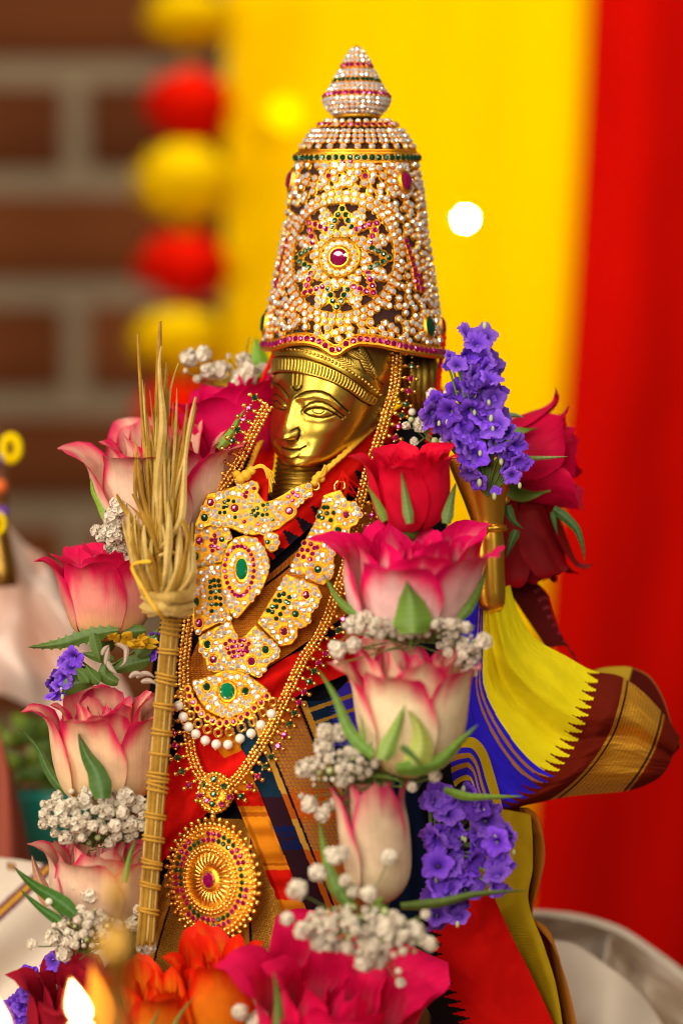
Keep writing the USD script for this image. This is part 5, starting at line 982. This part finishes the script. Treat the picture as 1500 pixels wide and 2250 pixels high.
rose('deep crimson rose behind the lamp flame at the bottom left', (170, 2345), (195, 2135), 260, -.06, ((.30, .01, .02), (.36, .01, .025), (.46, .01, .035)), 18, 13, .55, sep=0)
rose('orange rose with yellow inside at the bottom, left of the two', (330, 2350), (335, 2130), 220, -.08, ORNG, 20, 14, .6, layers=4, edge=.72, sep=0, leaves=[([(360, 2330), (385, 2250), (430, 2190)], 16, (-.12, -.11), (.20, .24, .04)), ([(300, 2330), (330, 2260), (352, 2215)], 18, (-.12, -.11), (.18, .24, .04))])
rose('orange red rose with curling petal under the round medallion', (485, 2320), (472, 2075), 215, -.078, ORNG, 16, 15, .7, layers=4, edge=.66, sep=0, leaves=[([(540, 2110), (548, 2160), (565, 2215), (585, 2260)], 14, (-.10, -.11), (.22, .22, .10))])

BLOS = []
for k in range(5):
    g = np.random.default_rng(900 + k); ms = []
    for i in range(26):
        z = 1 - 1.75 * (i + .5) / 26; ph_ = i * 2.39996; d = np.array([math.sqrt(max(0, 1 - z * z)) * math.cos(ph_), math.sqrt(max(0, 1 - z * z)) * math.sin(ph_), z]); x, yv, n = frame(d + .5 * (g.random(3) - .5))
        q = np.linspace(0, 2 * math.pi, 6, endpoint=False); rr = .52 * g.uniform(.6, 1.25, 6)
        rim = .66 * d + rr[:, None] * (np.cos(q)[:, None] * x + np.sin(q)[:, None] * yv) + (.16 + .22 * g.random(6))[:, None] * n
        v = np.vstack([rim, .72 * d]); ms.append((v, np.array([[a, (a + 1) % 6, 6] for a in range(6)])))
    m = trimesh.creation.icosphere(1); ms.append((np.asarray(m.vertices) * .5, np.asarray(m.faces))); BLOS.append(cat_(ms))
def breath(label, spots, y, root_at, spread=None, n=0, seed=0, size=(11, 17.5), buds=.3):
    """baby's breath: blossoms at pixel spots (plus n scattered in the ellipse spread), thin stems down to root_at"""
    g = np.random.default_rng(seed + 500); t = thing('babys_breath', label, "baby's breath", "sprigs of baby's breath between the roses"); pts = [(p[0], p[1], p[2] if len(p) > 2 else g.uniform(*size), y + g.uniform(-.006, .006)) for p in spots]
    if spread:
        cu, cv_, ru, rv, ang = spread; tries = 0; m_ = 0
        n = int(n * 1.35)
        while m_ < n and tries < 4000:
            tries += 1; a, b = g.uniform(-1, 1, 2)
            if a * a + b * b > 1: continue
            q = (cu + ru * a * math.cos(ang) - rv * b * math.sin(ang), cv_ + ru * a * math.sin(ang) + rv * b * math.cos(ang)); r = g.uniform(*size) * (.86 if g.random() < .7 else .6)
            if any((q[0] - x) ** 2 + (q[1] - z) ** 2 < (.80 * (r + rr)) ** 2 for x, z, rr, _ in pts): continue
            pts.append((*q, r, y - .010 * math.sqrt(1 - a * a - b * b) + g.uniform(-.004, .004))); m_ += 1
    st = []
    for i, (u, v, r, yy) in enumerate(pts):
        c = W(u, v, yy); bud = g.random() < buds and r < np.mean(size) + 1
        x, q, n_ = frame(np.array([.35 * g.standard_normal(), -1, .7 + .3 * g.standard_normal()])); Rm_ = np.stack([x, q, n_])
        if bud: part(t, 'bud', (ICO1.vertices @ Rm_ * np.array([.55, .55, .55]) * r * S + c, ICO1.faces), 'white_blossom' if g.random() < .6 else 'bud_green', True)
        else: b = BLOS[g.integers(5)]; part(t, 'blossom', (b[0] @ Rm_ * r * S * 1.0 + c, b[1]), 'white_blossom', True)
        e = W(root_at[0] + g.normal() * 10, root_at[1] + g.normal() * 8, y + .010); mid = (c + e) / 2 + [0, .004, -.001]; st.append(tube(spline([c + [0, .0012, -.001], mid, e], 8), 1.5 * S, 4, False))
        if g.random() < .5:
            o = c + .6 * (e - c) * g.random(); st.append(tube([o, o + .003 * g.standard_normal(3)], 1.2 * S, 4, False))
    part(t, 'stems', cat_(st), 'stem', True, kind='stuff'); return t
breath("baby's breath sprig against the yellow cloth above the magenta rose", [(415, 785, 19), (448, 777, 17), (458, 815, 18), (482, 812, 19), (492, 798, 6), (503, 806, 7), (503, 782, 6), (408, 814, 5), (433, 832, 9), (535, 790, 17), (545, 815, 20), (530, 830, 22), (525, 845, 18), (548, 838, 16)], .012, (560, 860), seed=1, buds=.0)
breath("baby's breath tuft left of the crown cord beside the forehead", [(582, 812, 16), (590, 835, 14), (575, 850, 10), (590, 858, 9), (568, 872, 8)], .02, (585, 880), seed=11)
breath("baby's breath clump between the peach and coral roses", [(262, 1112, 20), (245, 1135, 18), (212, 1166, 13), (236, 1165, 16), (222, 1180, 12), (252, 1178, 17), (265, 1205, 20), (240, 1205, 12), (262, 1232, 24), (243, 1190, 10), (208, 1230, 8), (255, 1150, 15), (233, 1148, 10)], -.036, (290, 1230), seed=2)
breath("dense baby's breath cluster above the lower cream rose at left", [], -.062, (215, 1850), (205, 1795, 118, 62, .05), 46, 3, (13, 23), .12)
breath("brownish baby's breath beside the blurred lamp top at lower left", [(108, 1982, 15), (70, 2076, 11), (198, 1964, 20), (165, 1950, 9), (230, 1985, 18), (145, 2010, 15), (118, 2060, 19), (140, 2095, 17), (320, 2078, 20), (290, 2030, 15), (303, 2000, 10), (312, 2100, 12)], -.075, (190, 2085), (190, 2040, 75, 42, 0), 26, 4, (11, 18), .25)
breath("baby's breath ring between the big pink and the cream roses", [(742, 1427, 19), (776, 1418, 17), (738, 1455, 8), (775, 1368, 16), (800, 1362, 20), (856, 1352, 13), (884, 1362, 12), (1062, 1408, 16), (1040, 1455, 11)], -.098, (905, 1410), (890, 1378, 135, 24, .02), 34, 5, (10, 17), .25)
breath("baby's breath tail at the right side below the big pink rose", [(1045, 1440, 12), (1020, 1480, 10), (1040, 1478, 8)], -.088, (1000, 1400), (1010, 1415, 62, 40, .9), 22, 15, (9, 16), .2)
breath("baby's breath spray between the cream rose and the pale rosebud", [(715, 1608, 18), (745, 1610, 18), (710, 1640, 20), (668, 1690, 19), (680, 1768, 17), (708, 1790, 16), (735, 1765, 13), (752, 1715, 15), (662, 1750, 6), (690, 1725, 7), (955, 1705, 13), (905, 1730, 10), (720, 1775, 12)], -.102, (850, 1715), (745, 1680, 85, 36, -.1), 36, 6, (9, 17), .3)
breath("baby's breath spray over the front of the pale rosebud and magenta rose", [(735, 1880, 19), (752, 1876, 15), (855, 1885, 16), (698, 1918, 18), (652, 1956, 20), (758, 1935, 12), (775, 1958, 13), (810, 1965, 17), (630, 2020, 14), (665, 2045, 18), (702, 2070, 19), (740, 2080, 13), (848, 2040, 24), (912, 2045, 19), (945, 2075, 14), (935, 2010, 10), (815, 2080, 24), (830, 2105, 22), (800, 2115, 20), (875, 2135, 13), (880, 2160, 10)], -.122, (790, 2040), (800, 2050, 135, 55, .12), 46, 7, (9, 16), .25)
breath("small baby's breath sprig right of the gold bead chain at the neck", [(905, 905, 15), (903, 922, 12), (925, 932, 17), (892, 935, 9), (978, 862, 9), (950, 868, 14), (910, 970, 9), (955, 968, 14), (975, 972, 12)], -.03, (935, 960), seed=8)
breath("two baby's breath blossoms at the bottom edge", [(527, 2225, 16), (548, 2240, 9), (572, 2238, 17), (555, 2252, 12)], -.115, (560, 2280), seed=9, buds=0)
FLO = []
for k in range(5):
    g = np.random.default_rng(70 + k); q = np.linspace(0, 2 * math.pi, 40, endpoint=False); t = np.linspace(0, 1, 9)[:, None]
    lob = 1 + .13 * np.cos(5 * q + g.random() * 6) + .06 * np.cos(3 * q + 1); pl_ = .10 * np.cos(17 * q + 3 * np.cos(2 * q)) + .06 * np.cos(29 * q)
    rr = (.12 + .88 * t ** 1.3) * (1 + (lob - 1) * t ** 2); z = .95 * t ** .8 - .38 * t ** 4 + pl_ * t ** 1.8
    P = np.stack([rr * np.cos(q), rr * np.sin(q), z], -1); FLO.append((grid(P, True), np.repeat(np.linspace(0, 1, 9), 40), np.tile(pl_, 9)))
def statice(label, spots, y, root_at, seed=0, dark=1.0, heads=True):
    g = np.random.default_rng(seed + 40); t = thing('statice', label, 'statice', 'purple statice sprigs'); st = []
    for (u, v, r) in spots:
        hue = g.uniform(0, 1); 
        r = r * 1.12
        for j in range(3 if r > 27 else 2):
            du, dv = (0, 0) if j == 0 else g.normal(0, r * .42, 2); yy = y + (0 if j == 0 else .004) + g.uniform(-.004, .003); c = W(u + du, v + dv, yy)
            x, q, n_ = frame(np.array([.75 * g.standard_normal(), -1, .35 + .75 * g.standard_normal()])); (vv, ff), tt, pp = FLO[g.integers(5)]; rr = r * g.uniform(.72, 1.0) * S
            col = lerp((.085, .016, .42), (.26, .07, .86), np.clip(tt * .8 + pp * 1.2, 0, 1)[:, None]) * dark * g.uniform(.62, 1.3); col = lerp(col, (.42, .22, .78), (.42 * g.random() * np.clip(tt, 0, 1))[:, None])
            part(t, 'floret', (vv @ np.stack([x, q, n_]) * rr + c - n_ * rr * .5, ff), 'petal', col=col, pst=np.stack([np.tile(np.linspace(0, 6, 40), 9) + u, tt, 0 * tt], 1))
            st.append(tube(spline([c - n_ * rr * .4, (c + W(*root_at, y + .012)) / 2 + [0, .003, 0], W(*root_at, y + .012)], 7), 2.6 * S, 5, False))
    for (u, v, r) in spots:
        if g.random() < .6: c = W(u + g.normal(0, r * .6), v + g.normal(0, r * .6), y - .002); part(t, 'bud', (ICO1.vertices * [4.5 * S, 4.5 * S, 8 * S] * g.uniform(.7, 1.2) + c, ICO1.faces), 'bud_green', True)
    part(t, 'stems', cat_(st), 'stem', True, kind='stuff'); return t
statice('tall purple statice spike in front of the gold vase mouth', [(1048, 752, 30), (1030, 790, 28), (1062, 790, 30), (1005, 800, 22), (1045, 825, 34), (1078, 830, 28), (1060, 860, 34), (1085, 875, 26), (1030, 850, 26), (965, 885, 30), (985, 905, 32), (960, 930, 28), (1000, 940, 34), (1035, 905, 32), (1065, 915, 32), (1090, 935, 30), (1110, 950, 30), (1015, 975, 30), (1040, 1000, 30), (1095, 985, 26), (1125, 985, 30), (1140, 1015, 26), (1125, 1045, 20), (1050, 1055, 24), (1030, 1040, 20), (1090, 1080, 12), (985, 800, 14)], -.055, (1070, 1090), 1)
statice('purple statice cluster right of the pale rosebud', [(960, 1765, 30), (985, 1785, 32), (1010, 1760, 28), (945, 1760, 22), (1050, 1775, 30), (1070, 1800, 34), (1062, 1830, 30), (965, 1840, 34), (990, 1850, 30), (1090, 1850, 30), (1100, 1880, 30), (960, 1900, 34), (990, 1920, 34), (1050, 1855, 20), (955, 1950, 32), (985, 1960, 34), (1015, 1900, 36), (1025, 1950, 34), (1092, 1920, 28), (1090, 1950, 24), (960, 2010, 30), (1000, 2000, 26)], -.078, (950, 1870), 2)
statice('purple and yellow statice florets under the coral rose at left', [(162, 1445, 28), (158, 1465, 22), (140, 1492, 30), (132, 1505, 24), (128, 1528, 14), (345, 1400, 20), (338, 1440, 16)], -.045, (215, 1480), 3)
statice('purple statice at the bottom left corner beside the crimson rose', [(60, 2150, 22), (68, 2185, 26), (55, 2215, 28), (40, 2240, 24), (115, 2115, 20), (135, 2108, 16), (75, 2235, 24)], -.055, (95, 2230), 4, .9)
# small yellow bloom and greenery between coral and peach roses
yf = thing('yellow_flower', 'small yellow flower with narrow petals under the coral rose', 'flower')
g = np.random.default_rng(5)
for i in range(26):
    a = g.uniform(0, 6.28); u, v = 282 + 44 * g.uniform(-1, 1), 1410 - 12 * g.uniform(-1, 1); leaf(yf, [(u, v), (u + 12 * math.cos(a), v + 10 * math.sin(a)), (u + 26 * math.cos(a), v + 20 * math.sin(a))], 11, (-.052, -.060 + .006 * g.random()), (.70, .40, .01), 'petal', .3)
gr = thing('green_leaf_sprig', 'serrated green leaves under the coral rose left of the straw staff', 'leaves')
for pts, w, y, sr in [([(260, 1385), (200, 1395), (130, 1415), (60, 1422)], 26, (-.05, -.045), .5), ([(205, 1392), (212, 1425), (222, 1455)], 26, -.056, 0), ([(250, 1450), (200, 1440), (180, 1435)], 24, -.05, 0), ([(300, 1440), (330, 1410), (350, 1380)], 34, -.045, 0), ([(195, 1500), (180, 1480), (165, 1470)], 30, -.05, 0), ([(220, 1500), (200, 1480), (190, 1460)], 26, -.05, 0), ([(260, 1500), (230, 1480), (240, 1440)], 30, -.048, 0), ([(140, 1522), (175, 1500), (215, 1500)], 40, -.044, 0), ([(330, 1450), (280, 1462), (240, 1480)], 36, -.042, 0), ([(320, 1385), (265, 1392), (225, 1402)], 30, -.042, 0)]: leaf(gr, pts, w, y, (.10, .19, .03), 'leaf', .3, sr)
dp = thing('dried_petals', 'withered pale pinkish flower remains left of the straw staff', 'dried flower')
for pts in [[(225, 1440), (232, 1425), (240, 1418)], [(232, 1460), (236, 1440), (240, 1420)], [(256, 1415), (278, 1430), (275, 1455), (262, 1465)], [(235, 1450), (245, 1470), (260, 1482)], [(300, 1490), (320, 1480), (340, 1490)], [(285, 1490), (300, 1480), (318, 1486)], [(310, 1500), (325, 1496), (345, 1505)]]: leaf(dp, pts, 11, (-.062, -.064), (.55, .42, .33), 'petal', .5)
o = thing('bright_green_leaf', 'bright green leaf behind the left edge of the crown rim', 'leaf'); leaf(o, [(585, 842), (572, 800), (562, 740)], 42, (.05, .05), (.22, .46, .02), 'blade', .2)
o2 = thing('dark_green_leaf', "dark green leaf among the baby's breath left of the red cord", 'leaf'); leaf(o2, [(556, 880), (552, 830), (548, 788)], 24, (.018, .018), (.05, .10, .02), 'blade', .2)

# ---------------------------------------------------------------- gold vase, lamp, second idol, tray
vz = thing('gold_vase', 'polished gold trumpet vase holding the purple statice at the right', 'vase')
va = lambda v: np.interp(v, [1005, 1155, 1345], [1050, 1072, 1080]); vy = -.024
vp = [(1008, 60), (1006, 66), (1010, 69), (1018, 68), (1040, 62), (1070, 54), (1100, 46), (1130, 39), (1152, 34), (1160, 33)]
part(vz, 'cup', revolve(va, vp, vy, seg=60), 'vase_gold', True); part(vz, 'cup_inside', revolve(va, [(1008, 62), (1040, 56), (1100, 40), (1150, 20), (1152, 1)], vy, seg=60), 'vase_gold', True)
part(vz, 'neck_ring', revolve(va, [(1152, 30), (1154, 40), (1160, 43), (1166, 41), (1170, 32)], vy, seg=60), 'vase_gold', True)
part(vz, 'foot', revolve(va, [(1165, 32), (1190, 34), (1240, 33), (1300, 32), (1325, 30), (1338, 24), (1345, 12), (1347, 1)], vy, seg=60), 'vase_gold', True)
part(vz, 'knob', ball(W(1062, 1162, vy - .009), 11 * S, 2), 'vase_gold', True)
lp = thing('oil_lamp', 'brass oil lamp with lit wicks, blurred in the foreground at the lower left', 'oil lamp'); ly = -.40
part(lp, 'stem', revolve(258, [(1905, 1), (1915, 12), (1940, 22), (1975, 30), (2000, 26), (2018, 16), (2030, 20), (2050, 40), (2080, 56), (2110, 52), (2135, 34), (2150, 24), (2200, 22), (2260, 26), (2450, 34), (2560, 60)], ly), 'lamp_brass', True)
part(lp, 'dish', revolve(258, [(2560, 40), (2550, 300), (2530, 470), (2505, 560), (2500, 575), (2510, 578), (2540, 490), (2575, 300), (2590, 60), (2680, 50), (2760, 200), (2860, 260), (2865, 10)], ly, seg=90), 'lamp_brass', True)
def flame(u, v, w, h, y, lean=0.0, dim=False):
    pr = [(0, 1), (.06, .5), (.2, .88), (.36, 1.0), (.55, .82), (.75, .5), (.9, .2), (1, .02)]
    for nm, k, m in (('flame_glow', 1.22, 'flame_edge'), ('flame', 1.0, 'flame_core')):
        if dim and nm == 'flame': continue
        pf = [(v - (h * (1.06 if k > 1 else 1)) * a, w / 2 * k * b) for a, b in pr]; part(lp, nm, revolve(lambda q: u + lean * ((v - q) / h) ** 1.5 * h, pf, y, seg=28), m, True)
    part(lp, 'wick', tube(W([u, u + 2, u + 4], [v + 190, v + 60, v - 4], y), 7 * S, 8), 'pale_straw', True)
flame(178, 2252, 54, 98, -.17, -.22); flame(-8, 2290, 60, 110, -.19, -.1); flame(226, 2262, 40, 132, -.22, -.18, True)  # the third, dim one imitates a flame reflected in the stem
s2 = thing('second_draped_idol', 'pale silk draped figure with a gold arm, blurred at the left edge', 'idol'); y2 = .16
silk = lambda a, b, u, v: lerp((.80, .56, .46), (.86, .68, .58), (ns(u, v, .012, 2) + .5)[..., None])
sheet('silk_drape', [[(-120, 1130), (10, 1150), (60, 1200), (92, 1215)], [(-120, 1290), (40, 1300), (100, 1310), (150, 1330)], [(-120, 1420), (40, 1430), (130, 1430), (230, 1440)], [(-120, 1500), (20, 1490), (160, 1520), (290, 1560)], [(-60, 1500), (40, 1540), (140, 1590), (260, 1660)]], silk, nu=110, nv=110, parent=s2, yfun=lambda u, v: 0 * u + y2, disp=lambda a, b, u, v: .014 * np.sin(a * 9 - b * 7) + .008 * np.sin(a * 17 + b * 5))
part(s2, 'arm', tube(W([-46, -18, -4, 4, 8], [1080, 1130, 1190, 1250, 1290], y2 - .03), np.array([30, 30, 28, 30, 34]) * S * 1.1, 16), 'lamp_brass', True)
q = np.linspace(0, 2 * math.pi, 30); part(s2, 'ring_ornament', tube(W(24 + 17 * np.cos(q), 985 + 26 * np.sin(q), y2 - .02), 9 * S * 1.1, 10, False), 'marigold_yellow', True); part(s2, 'ring_ornament', tube(W(-4 + 12 * np.cos(q), 1150 + 20 * np.sin(q), y2 - .05), 6 * S * 1.1, 10, False), 'marigold_yellow', True)
part(s2, 'shoulder', tube(W([-60, -30, -12, -6], [900, 960, 1040, 1120], y2), np.array([30, 34, 30, 24]) * S * 1.1, 14), 'wood', True)
simple('purple_petal', (.12, .03, .40), .6); simple('orange_petal', (.80, .14, .01), .6)
part(s2, 'garland_bloom', ball(W(6, 1140 - 15, y2 - .04), 14 * S, 2), 'purple_petal', True); part(s2, 'garland_bloom', ball(W(-2, 1070, y2 - .03), 20 * S, 2), 'orange_petal', True); part(s2, 'garland_bloom', ball(W(-8, 1010, y2 - .03), 16 * S, 2), 'purple_petal', True)
pr_ = sheet('reddish_brown_drape', [[(-120, 1500), (-30, 1560), (10, 1650)], [(-120, 1700), (-10, 1700), (45, 1780)], [(-120, 1960), (0, 1960), (75, 1960)]], lambda a, b, u, v: lerp((.36, .11, .07), (.30, .06, .035), a[..., None]), nu=40, nv=40, yfun=lambda u, v: 0 * u + .11, disp=lambda a, b, u, v: -.02 * np.sin(a * 3.1) + .003 * np.sin(a * 14))
tag(pr_, 'reddish brown cloth fold, blurred at the left edge below the silk drape', 'cloth')
pl2 = thing('green_plant', 'leafy yellow green plant, blurred behind the left roses', 'plant'); g = np.random.default_rng(3)
for i in range(46):
    u, v = g.uniform(-30, 190), g.uniform(1585, 1740); a = g.uniform(0, 6.28); leaf(pl2, [(u, v), (u + 22 * math.cos(a), v + 18 * math.sin(a)), (u + 48 * math.cos(a), v + 36 * math.sin(a))], 36, .14 + .04 * g.random(), (.20, .30, .02) if g.random() < .5 else (.07, .14, .01), 'leaf', .3)
tr = thing('teal_tray', 'teal green bowl, blurred behind the left roses', 'bowl'); part(tr, 'bowl_body', revolve(130, [(1742, 120), (1738, 130), (1750, 134), (1800, 124), (1850, 100), (1880, 60), (1882, 2)], .16), 'teal', True); part(tr, 'rim', tube(W(130 + 132 * np.cos(q), 1745 + 0 * q, .16 + 132 * S * np.sin(q)), 6 * S, 8, False), 'teal', True)
simple('dark_green', (.012, .05, .03), .7); bx_ = part(None, 'dark_green_box', box(W(120, 1940, .21), (.10, .06, .045)), 'dark_green', False); tag(bx_, 'dark green box under the teal bowl at the left', 'box')
